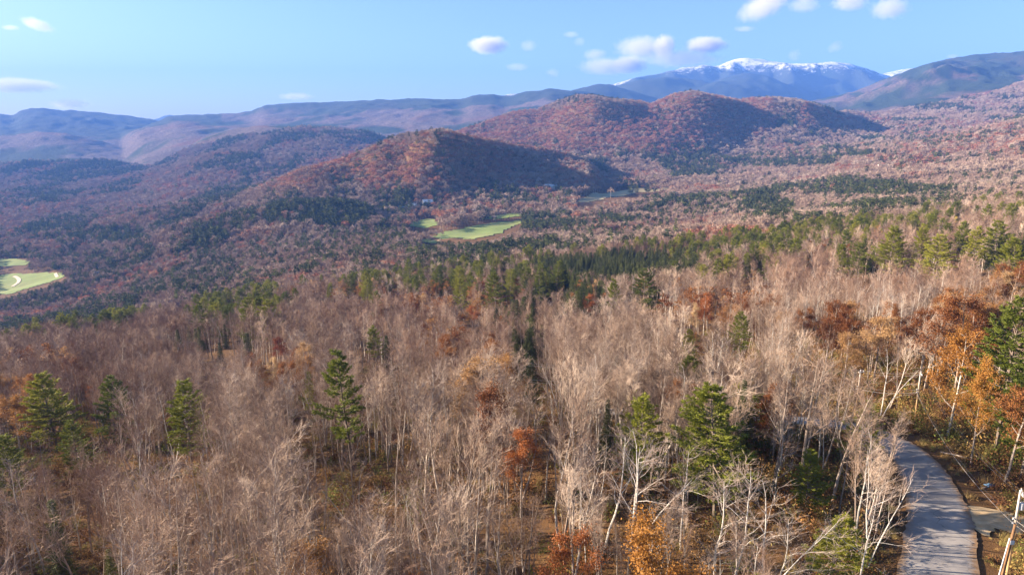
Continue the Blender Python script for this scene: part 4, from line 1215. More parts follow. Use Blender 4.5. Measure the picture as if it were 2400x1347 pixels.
# ------------------------------------------------------------------ trees that stand out, one by one
# kind, direction of the top, height, width factor, form, label
HAND = [
 ('pine', 105, 868, 22, 1.2, 0, 'broad dark green pine, leftmost of three standing above the bare wood at left'),
 ('pine', 262, 880, 20, .95, 1, 'middle pine of three above the bare wood at left, beside a small orange tree'),
 ('pine', 425, 886, 20, 1.0, 2, 'rightmost of three green pines above the bare wood at left'),
 ('pine', 168, 982, 14, 1.0, 1, 'small bright green pine standing below the three left pines'),
 ('pine', 8, 1015, 15, 1.2, 0, 'shaded pine cut off by the left edge below the broad pine'),
 ('pine', 812, 815, 25, .95, 3, 'tall tiered yellow green pine alone in the middle of the bare wood'),
 ('pine', 722, 870, 13, .6, 1, 'thin young pine just left of the tall tiered pine'),
 ('pine', 1498, 922, 16, 1.0, 2, 'bright yellow green pine, left of the pair above the white birches'),
 ('pine', 1698, 902, 18.5, 1.15, 0, 'bushy bright green pine, right and larger of the pair above the birches'),
 ('pine', 2398, 690, 25, 1.0, 1, 'huge green pine beside the golden oaks at the right edge'),
 ('pine', 2460, 770, 22, .9, 2, 'big green pine cut off by the right edge below the huge one'),
 ('pine', 2095, 532, -662, 1.25, 0, 'wide dark pine at the left end of the right hand pine row'),
 ('pine', 2165, 525, -640, .9, 1, 'narrow pine second from the left in the right hand pine row'),
 ('pine', 2200, 548, -672, 1.3, 2, 'broad pine in the middle of the right hand pine row'),
 ('pine', 2252, 518, -632, .95, 0, 'pale tipped pine right of the middle of the right hand row'),
 ('pine', 2292, 530, -648, .9, 1, 'slim pine second from the right in the right hand pine row'),
 ('pine', 2348, 515, -640, 1.2, 2, 'full pine closing the right hand pine row'),
 ('pine', 1980, 572, -662, 1.0, 0, 'left of two dark round topped pines left of the pine row'),
 ('pine', 2015, 568, -664, 1.1, 2, 'right of two dark round topped pines left of the pine row'),
 ('pine', 2395, 560, 22, 1.2, 0, 'dark pine at the right edge above the rust coloured oak'),
 ('pine', 1163, 636, -742, 1.1, 0, 'pointed full pine in the middle slope, left of a twin'),
 ('pine', 1197, 630, -716, .8, 1, 'slimmer pine just right of the pointed full pine'),
 ('pine', 1266, 630, -722, .8, 2, 'narrow pine left of the dark hemlock band'),
 ('pine', 1305, 610, -702, 1.1, 0, 'tall pine standing at the left end of the dark hemlock band'),
 ('pine', 1515, 628, -740, 1.2, 1, 'large bright pine in front of the dark hemlock band'),
 ('pine', 820, 642, -706, 1.0, 2, 'pine on the slope crest above the leaning rust oak'),
 ('pine', 857, 655, -720, 1.1, 0, 'pine right behind the small rust oak on the slope crest'),
 ('pine', 773, 662, -722, .8, 1, 'slender lone pine on the slope crest left of its neighbours'),
 ('pine', 960, 605, -676, .9, 2, 'dark crested pine near the green field, left one'),
 ('pine', 1028, 622, -700, 1.0, 0, 'open pine below the small grassy corner'),
 ('pine', 1078, 622, -708, 1.05, 1, 'leaning green pine left of the pointed full pine'),
 ('pine', 1080, 650, -738, .9, 2, 'low pine above the large rust oak'),
 ('pine', 425, 703, 15, 1.2, 2, 'dark pine above the bright yellow tree'),
 ('pine', 545, 700, 14, 1.2, 0, 'dark pine right of the bright yellow tree'),
 ('pine', 235, 765, 10, 1.0, 1, 'small pine beside the orange yellow tree at left'),
 ('pine', 880, 765, 17, 1.2, 3, 'ragged dark pine in the wood above the tall tiered pine'),
 ('pine', 1650, 540, 15, 1.2, 2, 'pine right of the yellow tree near the rust thicket'),
 ('pine', 1685, 540, 14, 1.1, 0, 'darker pine left of the rust thicket'),
 ('pine', 1445, 525, 15, 1.0, 1, 'solitary pine above the leafless slope left of centre right'),
 ('pine', 1745, 620, 11, .9, 2, 'small dark pine in pale leafless trees, right of the hemlocks'),
 ('pine', 1780, 612, 11, 1.0, 0, 'small flat topped pine near the middle right'),
 ('pine', 1740, 730, 14, 1.0, 1, 'green pine behind the row of rust oaks'),
 ('pine', 1620, 770, 11, 1.0, 2, 'fresh green young pine under the pale tan tree'),
 ('pine', 1905, 1050, 10, .9, 1, 'low green pine in the trees left of the road'),
 ('pine', 1960, 1200, 9, 1.3, 0, 'low green pine beside the road in the lower right'),
 ('spruce', 118, 1165, 15, .85, 0, 'thin black spruce spire in the lower left'),
 ('spruce', 253, 1285, 9, 1.0, 1, 'small dim spruce near the bottom edge, right of the black spire'),
 ('spruce', 1747, 883, 15, .65, 0, 'narrow dark spruce behind the bushy bright pine'),
 ('spruce', 1425, 935, 12, .8, 1, 'small shaded spruce left of the bright pine pair'),
 ('spruce', 415, 770, 12, 1.3, 0, 'dark hemlock, first of the left cluster below the yellow tree'),
 ('spruce', 465, 765, 13, 1.1, 1, 'dark hemlock in the middle of the left cluster'),
 ('spruce', 525, 758, 13, .9, 0, 'dark hemlock at the upper right of the left cluster'),
 ('spruce', 514, 802, 12, 1.2, 1, 'roundish black green hemlock at the foot of the left cluster'),
 ('spruce', 577, 778, 14, 1.5, 0, 'broad tiered hemlock left of the dark red oak'),
 ('spruce', 905, 785, 14, 1.2, 1, 'black green hemlock beside the ragged dark pine'),
 ('spruce', 1238, 770, 15, 1.4, 0, 'dark hemlock above the shaded gully in the centre'),
 ('spruce', 1246, 835, 13, 1.4, 1, 'dark hemlock in the shaded gully in the centre'),
 ('oak', 652, 788, 14, 1.05, 'red_leaves', 'dark red oak in the bare wood left of centre'),
 ('oak', 640, 838, 11, .9, 'tan_leaves', 'thin tawny oak just below the dark red oak'),
 ('oak', 1655, 690, 16, 1.1, 'rust_leaves', 'rust topped oak behind the pale tan tree'),
 ('oak', 1632, 715, 13, .95, 'tan_leaves', 'pale tan beech with fading leaves in the middle right'),
 ('oak', 1885, 722, 13, 1.1, 'oak_leaves', 'orange oak at the left of the row above the big leafless tree'),
 ('oak', 1945, 750, 13, 1.1, 'oak_leaves', 'orange brown oak in the middle of the row above the big leafless tree'),
 ('oak', 1990, 778, 13, 1.1, 'oak_leaves', 'darker orange oak at the right of the row, left of the white birches'),
 ('oak', 1385, 688, 15, 1.1, 'rust_leaves', 'orange oak behind the pale leafless trees at the hemlock band'),
 ('oak', 1022, 665, 15, 1.1, 'oak_leaves', 'large rust oak above the centre of the wood'),
 ('oak', 1105, 715, 14, 1.1, 'rust_leaves', 'shaggy rust oak below the pointed full pine'),
 ('oak', 925, 677, 10, 1.0, 'oak_leaves', 'small brown gold oak left of the large rust oak'),
 ('oak', 2095, 715, 15, .8, 'oak_leaves', 'orange oak between the two clumps of white birches'),
 ('oak', 2272, 697, 20, 1.15, 'oak_leaves', 'big golden brown oak left of the huge pine'),
 ('oak', 2258, 780, 18, 1.0, 'gold_leaves', 'golden oak lower in front of the big brown oak'),
 ('oak', 2318, 850, 16, .8, 'gold_leaves', 'golden oak under the huge pine at the right'),
 ('oak', 1222, 1000, 14, .8, 'rust_leaves', 'rust red oak in the shade at the centre'),
 ('oak', 1350, 1252, 12, .95, 'rust_leaves', 'orange beech at the bottom edge, left of the golden oak'),
 ('oak', 1532, 1222, 14, 1.25, 'gold_leaves', 'golden orange oak at the bottom edge under the white birches'),
 ('oak', 212, 905, 10, .7, 'rust_leaves', 'small orange tree beside the middle left pine'),
 ('oak', 1892, 607, 9, .9, 'gold_leaves', 'small round golden tree below the left end of the pine row'),
 ('oak', 2395, 615, 17, 1.1, 'oak_leaves', 'dark rust oak at the right edge under the dark pine'),
 ('oak', 460, 735, 10, .9, 'yellow_leaves', 'small bright lemon yellow tree on the slope crest at left'),
 ('oak', 232, 757, 10, .95, 'gold_leaves', 'orange yellow tree beside a small pine at left'),
 ('oak', 190, 765, 9, 1.0, 'yellow_leaves', 'faint yellow tree left of the orange yellow tree'),
 ('oak', 1618, 540, 12, .9, 'yellow_leaves', 'yellow tree left of the rust thicket'),
 ('oak', 2238, 508, 12, 1.0, 'yellow_leaves', 'pale yellow tree behind the right hand pine row'),
 ('oak', 2395, 900, 15, 1.0, 'oak_leaves', 'brown gold oak cut off by the right edge below the big pines'),
 ('birch', 1425, 1008, 16, 1.25, 0, 'white birch with forked crown, left of the birch group under the pines'),
 ('birch', 1485, 1002, 17, 1.2, 1, 'tall white birch in the birch group below the smaller bright pine'),
 ('birch', 1525, 1010, 17, 1.25, 2, 'leaning white birch in the birch group below the smaller bright pine'),
 ('birch', 1612, 1035, 14, 1.2, 3, 'white birch with a wide flat fork below the bushy pine'),
 ('birch', 1700, 1085, 15, 1.3, 0, 'spreading white birch right of the wide forked one'),
 ('birch', 1735, 1090, 15, 1.2, 2, 'many limbed white birch below the bushy pine, lower right'),
 ('birch', 1805, 1120, 14, 1.2, 1, 'crooked white birch in the lower right wood'),
 ('birch', 1850, 1180, 12, 1.2, 0, 'pale gnarled birch near the bottom, left of the road'),
 ('birch', 2012, 690, 16, 1.0, 2, 'white trunked birch, left stem of the clump above the road'),
 ('birch', 2050, 675, 17, 1.0, 0, 'white trunked birch in the middle of the clump above the road'),
 ('birch', 2130, 690, 17, 1.0, 1, 'white trunked birch right of the orange oak above the road'),
 ('birch', 2155, 665, 17, 1.0, 3, 'tall white birch beside the big golden brown oak'),
 ('birch', 2300, 610, 16, 1.0, 2, 'white birch under the right hand pine row'),
 ('birch', 2062, 1070, 13, .9, 1, 'thin pale tree leaning over the left road edge'),
 ('birch', 2045, 1130, 14, 1.0, 3, 'pale forked tree at the left road edge in the lower right'),
 ('birch', 1795, 800, 15, .9, 0, 'thin white birch left of the big pale leafless tree'),
 ('bare', 1905, 828, 20, 1.35, 1, 'big pale leafless maple with a fan of fine twigs, left of the poles'),
 ('bare', 1985, 880, 18, 1.2, 3, 'pale leafless maple leaning over the road bend'),
 ('bare', 1838, 850, 19, 1.3, 1, 'pale leafless maple at the left of the fan shaped one'),
 ('bare', 1395, 700, 15, 1.3, 1, 'pale round headed leafless tree in front of the orange oak'),
 ('bare', 1545, 705, 15, 1.4, 2, 'pale broad leafless tree under the large bright pine'),
 ('snag', 1940, 655, 17, 1.0, 0, 'dead dark trunked tree with short stubs, middle right'),
]
NAMES = {'pine': ('pine_tree', 'pine'), 'spruce': ('hemlock_tree', 'conifer'), 'oak': ('oak_tree', 'leafy tree'), 'birch': ('birch_tree', 'birch'), 'bare': ('leafless_tree', 'bare tree')}
_mesh_alt = {}
def recolour(me, m):
    k = (me.name, m.name)
    if k not in _mesh_alt:
        c = me.copy(); c.name = me.name + '_' + m.name; c.materials[0] = m; _mesh_alt[k] = c
    return _mesh_alt[k]

def plant(kind, x, y, z, h, rot, label, group=None, wide=1.0, form=0, leaf=None):
    pr = PROTO[kind if kind in PROTO else 'bare']
    p = pr[form % len(pr)]
    base = kind.split('_')[0]
    nm, cat = NAMES[base]
    s = h / p['h']
    t = thing(nm, label, cat, (x, y, z - .1), rot, group, (s * wide, s * wide, s))
    a = obj('trunk', p['trunk'], t)
    b = obj('crown', recolour(p['crown'], leaf) if leaf else p['crown'], t)
    return t

a, b = dead_snag(17)
SNAG = (a.mesh('snag_trunk', M['bark']), b.mesh('snag_limbs', M['bark']))
hx, hy, hr = [], [], []
HREC = []
missing = 0
for rec in HAND:
    kind, px, py, h, wf, form, lab = rec
    if h < 0:                      # foot of the tree is known: its height follows
        p = ground_at(px + (1200 - px) * (-h - py) / (7357 - py), -h)
        h = min(34, slope_of(py) * p.y - p.z)
        rec = (kind, px, py, h, wf, form, lab)
    else: p = top_at(px, py, h, 40, 2400)
    if p is None: missing += 1; continue
    HREC.append(rec)
    hx.append(p.x); hy.append(p.y); hr.append({'pine': 4.2, 'oak': 3.6, 'birch': 2.2, 'bare': 3.6, 'spruce': 2.4, 'snag': 1.5}[kind] * wf)
    rot = rnd.uniform(0, 6.28)
    mid_ = p.y > 330 and kind in ('birch', 'bare')
    if kind == 'oak': plant('oak_mid' if mid_ else 'oak', p.x, p.y, p.z, h, rot, lab, wide=wf, form=rnd.randint(0, 2), leaf=M[form])
    elif kind == 'snag':
        t = thing('dead_tree', lab, 'dead tree', (p.x, p.y, p.z - .1), rot); obj('trunk', SNAG[0], t); obj('crown', SNAG[1], t)
    else: plant(kind + ('_mid' if mid_ else ''), p.x, p.y, p.z, h, rot, lab, wide=wf, form=form)
print('HAND missing', missing, [(r[1], round(r[3]), round(v)) for r, v in zip(HREC, hy)])
hx, hy, hr = map(np.array, (hx, hy, hr))
keep = np.ones(len(T['X']), bool)
for x, y, r in zip(hx, hy, hr):
    d2 = (T['X'] - x) ** 2 + (T['Y'] - y) ** 2
    keep &= d2 > r * r
# do not let random trees stand right in front of the named ones
hz = H(hx, hy)
hpx, _, _ = project(hx, hy, hz)
for (rec, x, y) in zip(HREC, hx, hy):
    if rec[0] in ('pine', 'oak', 'spruce', 'birch') or rec[4] > 1.3:
        px, py, h = rec[1], rec[2], rec[3]
        d_ = CP * y; ph = 1600 * h / d_
        low = {'birch': .28, 'bare': .22, 'pine': .68, 'oak': .5, 'spruce': .45}[rec[0]]
        front = (T['Y'] < y) & (np.abs(T['px'] - px) < (ph * .10 * rec[4] + 1600 * .8 / d_ if rec[0] == 'birch' else ph * .24 * rec[4] + 1600 * 1.3 / d_)) & (T['pt'] > py - ph * .7) & (T['pt'] < py + ph * low) & (T['Y'] > 30)
        keep &= ~front
for (ax, at_, ab, yy) in ((2150, 860, 985, 116), (2018, 860, 900, 125), (2385, 1148, 1347, 62), (2345, 1235, 1347, 60)):
    keep &= ~((T['Y'] < yy + 1) & (np.abs(T['px'] - ax) < 38) & (T['pt'] < ab) & (T['pb'] > at_))
T = {k: v[keep] for k, v in T.items()}

# ------------------------------------------------------------------ up to 300 of each kind as single trees, the rest as woods
MARKS = [(105, 900, 'broad dark pine at far left'), (262, 905, 'middle left pine'), (425, 910, 'third left pine'), (165, 1010, 'small bright left pine'), (118, 1230, 'black spruce spire'),
         (645, 820, 'dark red oak'), (460, 755, 'lemon yellow tree'), (232, 775, 'orange yellow tree'), (480, 790, 'left hemlock cluster'), (820, 890, 'tall tiered pine'), (890, 800, 'ragged dark pine'),
         (1245, 850, 'shaded gully'), (1222, 1050, 'rust red centre oak'), (1500, 970, 'smaller bright pine'), (1692, 980, 'bushy bright pine'), (1480, 1100, 'white birch group'), (1532, 1280, 'golden bottom oak'),
         (1350, 1290, 'orange bottom beech'), (1720, 1180, 'many limbed birch'), (1900, 920, 'big fan shaped maple'), (2100, 1150, 'paved road'), (2145, 930, 'road bend pole'), (2050, 740, 'white birch clump'),
         (2250, 760, 'big brown oak'), (2350, 820, 'huge right pine'), (1950, 780, 'orange oak row'), (1632, 740, 'pale tan beech'), (1440, 640, 'dark hemlock band'), (1515, 650, 'large bright pine'),
         (1163, 665, 'pointed full pine'), (1022, 695, 'large rust oak'), (2200, 570, 'right hand pine row'), (1990, 590, 'two round pines'), (1700, 550, 'rust thicket'), (1110, 540, 'big hay field'),
         (1450, 455, 'long pale field'), (970, 495, 'farm complex'), (60, 660, 'golf fairway'), (750, 500, 'dark conifer hill'), (1790, 490, 'dark pine knot'), (850, 660, 'slope crest pines'), (1000, 600, 'slope below the sandy track'), (560, 700, 'slope above the red oak'), (1300, 600, 'slope below the pine belt'), (2050, 500, 'right hand valley edge'), (1500, 560, 'bare slope in the centre'), (2380, 1250, 'gravel drive'),
         (900, 1200, 'dark hollow at bottom'), (330, 1280, 'lower left corner wood'), (650, 1100, 'lower left centre wood'), (1080, 950, 'wood before the gully')]
MX = np.array([m[0] for m in MARKS]); MY = np.array([m[1] for m in MARKS])
def where(px, py, hpix):
    k = int(np.argmin((MX - px) ** 2 + ((MY - py) * 1.3) ** 2)); dx, dy = px - MX[k], py - MY[k]
    dist = math.hypot(dx, dy)
    far_ = 'just ' if dist < 45 else ('' if dist < 105 else 'well ')
    if abs(dx) > 2.2 * abs(dy): rel = 'left of' if dx < 0 else 'right of'
    elif abs(dy) > 2.2 * abs(dx): rel = 'above' if dy < 0 else 'below'
    else: rel = ('above' if dy < 0 else 'below') + (' left of' if dx < 0 else ' right of')
    return far_ + rel + ' the ' + MARKS[k][2], MARKS[k][2]
LAB = {0: ('leafless grey tree', 'leafless trees'), 1: ('white barked birch', 'birches'), 2: ('rust leafed oak', 'rust leafed trees'), 3: ('green pine', 'pines'), 4: ('dark hemlock', 'hemlocks')}
KN = ['bare', 'birch', 'oak', 'pine', 'spruce']
LIMIT = 300
single = np.zeros(len(T['X']), bool)
nhand = {'bare': 5, 'birch': 16, 'oak': sum(r[0] == 'oak' for r in HAND), 'pine': sum(r[0] == 'pine' for r in HAND), 'spruce': sum(r[0] == 'spruce' for r in HAND)}
for k in range(5):
    size = T['h'] / T['d']
    ok = (T['kind'] == k) & (T['px'] > 0) & (T['px'] < 2400) & (T['pt'] > 60) & (T['pt'] < 1300) & (T['Y'] < 1300)
    idx = np.nonzero(ok)[0]
    idx = idx[np.argsort(-size[idx])][:LIMIT - nhand[KN[k]]]
    single[idx] = True
def lod(y, kind): return '' if y < (215 if kind < 3 else 660) else ('_mid' if y < 660 else '_far')
for i in np.nonzero(single)[0]:
    k = int(T['kind'][i]); l = lod(T['Y'][i], k)
    kn = KN[k] + l
    if kn == 'birch_far': kn = 'bare_far'
    form = int(T['rs'][i] * 997)
    nm = KN[k]
    pr = PROTO[kn]; p = pr[form % len(pr)]
    s = T['h'][i] / p['h']; w = s * (.85 + .4 * ((T['rs'][i] * 37) % 1))
    rel, mk = where(T['px'][i], T['pt'][i] * .7 + T['pb'][i] * .3, 0)
    hh_ = T['h'][i] * (1 if k < 3 else .8); sz = 'very tall ' if hh_ > 17.6 else ('tall ' if hh_ > 15.5 else ('' if hh_ > 12.8 else ('short ' if hh_ > 11 else 'low ')))
    wd_ = 'broad ' if w / s > 1.12 else ('narrow ' if w / s < .96 else '')
    if nm == 'bare' and l == '' and form % 12 > 9: wd_ = 'slim '
    t = thing(NAMES[nm][0], sz + wd_ + LAB[k][0] + ' ' + rel, NAMES[nm][1], (T['X'][i], T['Y'][i], T['Z'][i] - .1), T['rot'][i], '%s near the %s' % (LAB[k][1], mk), (w, w, s))
    obj('trunk', p['trunk'], t); obj('crown', p['crown'], t)

def point_set(name, X, Y, Z, rot, sw, sh, idx, meshes, label, kind='stuff', tilt=None):
    me = bpy.data.meshes.new(name)
    n = len(X)
    me.vertices.add(n)
    me.vertices.foreach_set('co', np.stack([X, Y, Z], 1).astype(np.float32).ravel())
    a = me.attributes.new('turn', 'FLOAT_VECTOR', 'POINT'); tl = np.zeros(n) if tilt is None else tilt
    a.data.foreach_set('vector', np.stack([tl, tl * .5, rot], 1).astype(np.float32).ravel())
    a = me.attributes.new('size', 'FLOAT_VECTOR', 'POINT'); a.data.foreach_set('vector', np.stack([sw, sw, sh], 1).astype(np.float32).ravel())
    a = me.attributes.new('form', 'INT', 'POINT'); a.data.foreach_set('value', idx.astype(np.int32))
    c = bpy.data.collections.new(name + '_forms')
    for i, m in enumerate(meshes):
        c.objects.link(bpy.data.objects.new('form_%s_%02d' % (name, i), m))
    ng = bpy.data.node_groups.new(name + '_nodes', 'GeometryNodeTree')
    ng.interface.new_socket('Geometry', in_out='INPUT', socket_type='NodeSocketGeometry')
    ng.interface.new_socket('Geometry', in_out='OUTPUT', socket_type='NodeSocketGeometry')
    N, L = ng.nodes, ng.links
    gi, go = N.new('NodeGroupInput'), N.new('NodeGroupOutput')
    ip = N.new('GeometryNodeInstanceOnPoints')
    ci = N.new('GeometryNodeCollectionInfo'); ci.inputs['Collection'].default_value = c
    ci.inputs['Separate Children'].default_value = True; ci.inputs['Reset Children'].default_value = True
    def attr(nm_, t):
        q = N.new('GeometryNodeInputNamedAttribute'); q.data_type = t; q.inputs['Name'].default_value = nm_
        return q.outputs['Attribute']
    L.new(gi.outputs[0], ip.inputs['Points']); L.new(ci.outputs[0], ip.inputs['Instance'])
    ip.inputs['Pick Instance'].default_value = True
    L.new(attr('form', 'INT'), ip.inputs['Instance Index'])
    e2r = N.new('FunctionNodeEulerToRotation')
    L.new(attr('turn', 'FLOAT_VECTOR'), e2r.inputs[0]); L.new(e2r.outputs[0], ip.inputs['Rotation'])
    L.new(attr('size', 'FLOAT_VECTOR'), ip.inputs['Scale'])
    L.new(ip.outputs[0], go.inputs[0])
    o = obj(name, me, kind=kind); o['label'] = label
    md = o.modifiers.new('spread', 'NODES'); md.node_group = ng
    return o

WOOD = {0: ('leafless_wood', 'mass of leafless grey brown woodland covering the slopes'), 1: ('birch_wood', 'scattered pale birches through the bare wood'),
        2: ('rust_wood', 'rust and orange leafed oak woods on hills and slopes'), 3: ('pine_wood', 'green pine stands through the valley'), 4: ('hemlock_wood', 'dark hemlock stands on the slope')}
for k in range(5):
    sel = (~single) & (T['kind'] == k)
    meshes = []; off = {}
    for l in ('', '_mid', '_far'):
        kn = KN[k] + l
        if kn == 'birch_far': kn = 'bare_far'
        off[l] = (len(meshes), len(PROTO[kn]), PROTO[kn][0]['h'])
        meshes += [p['whole'] for p in PROTO[kn]]
    Yk = T['Y'][sel]; rs = T['rs'][sel]; h = T['h'][sel]
    idx = np.zeros(len(Yk), int); hh = np.ones(len(Yk))
    lim_ = 215 if k < 3 else 660
    for l, m in (('', Yk < lim_), ('_mid', (Yk >= lim_) & (Yk < 660)), ('_far', Yk >= 660)):
        o0, n0, h0 = off[l]
        idx[m] = o0 + (rs[m] * 997).astype(int) % n0; hh[m] = h0
    s = h / hh; w = s * (.85 + .4 * ((rs * 37) % 1))
    w = np.where(Yk > 1300, w * 1.18, w)
    point_set(WOOD[k][0], T['X'][sel], T['Y'][sel], T['Z'][sel] - .1, T['rot'][sel], w, s, idx, meshes, WOOD[k][1])

# ------------------------------------------------------------------ brush, saplings and dead grass
def brush_form(r, h, leafm, n, kind):
    sh = Shape()
    if kind == 'leaf':
        P = RNG.normal(size=(n, 3)) * np.array([r * .5, r * .5, h * .3]) + np.array([0, 0, h * .45]); P[:, 2] = np.abs(P[:, 2])
        sh.leaves(P, RNG.uniform(.10, .24, n))
        for _ in range(12):
            az = rnd.uniform(0, 6.28)
            sh.tube((0, 0, -.1), (math.cos(az) * r * rnd.uniform(.3, .9), math.sin(az) * r * .7, h * rnd.uniform(.7, 1.2)), .015, .003, 3)
    else:
        P = np.stack([RNG.normal(size=n) * r * .4, RNG.normal(size=n) * r * .4, np.full(n, -.05)], 1)
        D = RNG.normal(size=(n, 3)) * .45 + np.array([0, 0, 1.])
        sh.blades(P, D, RNG.uniform(.5, 1.1, n) * h, RNG.uniform(.02, .05, n))
    return sh.mesh('brush_form', leafm)
forms = [brush_form(.9, 1.0, M['brush'], 130, 'leaf'), brush_form(.7, .6, M['brush'], 100, 'leaf'), brush_form(.6, .9, M['dry_grass'], 130, 'grass'), brush_form(.5, .6, M['dry_grass'], 110, 'grass'), brush_form(1.1, 2.4, M['brush'], 150, 'leaf'), brush_form(.9, 1.4, M['young_green'], 90, 'leaf')]
g = np.random.default_rng(77)
n = 90000
Yb = 30 + 215 * np.sqrt(g.random(n)); Xb = (g.random(n) * 2 - 1) * (Yb * .82 + 8)
rd = ROADD(Xb, Yb)
dd = np.full(Xb.shape, 1e9)
for a_, b_ in DRIVE: dd = np.minimum(dd, (Xb - a_) ** 2 + (Yb - b_) ** 2)
dens = .25 + .75 * ((Xb > 35) & (Yb < 170)) 
dens = dens * np.clip(fbm(Xb / 5, Yb / 5, 3, 55) * 4 - 1.2, .22, .95)
k = (rd > np.interp(Yb, [60, 110], [4.6, 3.6])) & (dd > 9) & (g.random(n) < dens)
Xb, Yb, rd = Xb[k], Yb[k], rd[k]
fm = np.where(rd < 7, g.choice([2, 3, 3, 1], len(Xb)), g.choice([0, 1, 2, 3, 4, 0, 1, 5], len(Xb)))
sc = g.uniform(.6, 1.9, len(Xb)) * np.where(rd < 7, .7, 1)
point_set('brush', Xb, Yb, H(Xb, Yb) - .03, g.uniform(0, 6.28, len(Xb)), sc, sc, fm, forms, 'brown brush and dead grass on the forest floor and road verge')

# ------------------------------------------------------------------ utility poles and wires
def utility_pole(p, h, label, arms, lean=(0, 0), transformer=False):
    t = thing('utility_pole', label, 'utility pole', (p.x, p.y, p.z - .3))
    t.rotation_euler = (lean[1], lean[0], 0)
    s = Shape()
    s.path([(0, 0, 0), (0, 0, h * .5), (0, 0, h)], [.14, .125, .10], 10)
    s.path([(0, 0, h), (0, 0, h + .03)], [.115, .02], 10)
    obj('pole', s.mesh('pole_shaft', M['pole']), t)
    for z, w, az in arms:
        s = Shape(); s.box((-w, -.05, -.06), (w, .05, .06), az, (math.sin(az) * .16, -math.cos(az) * .16, z))
        arm = obj('crossarm', s.mesh('crossarm', M['pole']), t)
        for k in (-.92, -.45, .45, .92):
            s2 = Shape(); x, y = math.cos(az) * w * k + math.sin(az) * .16, math.sin(az) * w * k - math.cos(az) * .16
            s2.path([(x, y, z + .06), (x, y, z + .10), (x, y, z + .16), (x, y, z + .22), (x, y, z + .25)], [.02, .055, .03, .06, .02], 8)
            obj('insulator', s2.mesh('insulator', M['insulator']), arm)
    if transformer:
        s = Shape(); s.path([(.36, 0, h - 2.2), (.36, 0, h - 2.17), (.36, 0, h - 1.5), (.36, 0, h - 1.44), (.36, 0, h - 1.38)], [.05, .20, .20, .21, .03], 14)
        s.box((.05, -.05, h - 1.75), (.2, .05, h - 1.65)); s.path([(.28, 0, h - 1.4), (.28, 0, h - 1.15)], [.03, .02], 6); s.path([(.44, 0, h - 1.4), (.44, 0, h - 1.15)], [.03, .02], 6)
        obj('transformer', s.mesh('transformer', M['insulator']), t)
    for dz in (3.2, 3.7):
        s = Shape(); s.box((-.30, -.05, h - dz - .04), (.05, .05, h - dz + .04)); s.path([(-.28, 0, h - dz - .1), (-.28, 0, h - dz + .12)], [.06, .06], 8)
        obj('cable_bracket', s.mesh('cable_bracket', M['insulator']), t)
    return t

pb1 = ground_at(2143, 990); d1 = CP * pb1.y - SP * pb1.z
H1P = 125 / 1600 * d1 / .96
print('POLE', pb1, H1P)
pole1 = utility_pole(pb1, H1P, 'brown wooden utility pole with a pale top standing right of the road bend', [(H1P - .35, .9, R(65))], lean=(R(-1.2), 0))
tr2 = Vector((t_of(2392, 1148), 1, slope_of(1148))); Y2 = 63.0
gz = H1(tr2.x * Y2, Y2); top2 = tr2 * Y2
pb2 = Vector((top2.x + .25, Y2, H1(top2.x + .25, Y2))); h2 = top2.z - pb2.z + .3
print('POLE2', pb2, h2)
pole2 = utility_pole(pb2, h2, 'tall yellowish utility pole with a bracket and transformer at the right edge', [(h2 - .3, .7, R(60))], lean=(R(-1.4), 0), transformer=True)
pb3 = Vector((pb1.x - 14, pb1.y + 26, 0)); pb3 = top_at(2018, 862, 9.5, 115, 260) or pb3
print('POLE3', pb3)
pole3 = utility_pole(pb3, 9.5, 'thin utility pole half hidden in the trees left of the road bend', [(9.1, .6, R(20))])
# short stub pole with a steel conduit beside it, at the lower right
sb = ground_at(2336, 1400)
hs = (CP * sb.y - SP * sb.z) * 165 / 1600 / .85
t = thing('stub_pole', 'short dark brown stub pole with a grey pipe beside it, bottom right', 'post', (sb.x, sb.y, sb.z - .3))
t.rotation_euler = (0, R(3), 0)
s = Shape(); s.path([(0, 0, 0), (0, 0, hs * .75), (0, 0, hs + .3)], [.15, .13, .12], 9); obj('post', s.mesh('stub_post', M['old_wood']), t)
s = Shape(); s.path([(-.55, -.1, 0), (-.3, -.1, hs * .86)], [.06, .06], 7); obj('conduit', s.mesh('conduit', M['insulator']), t)
s = Shape(); s.box((-.2, -.2, hs * .78), (.2, -.12, hs * .83)); obj('clamp', s.mesh('clamp', M['insulator']), t)

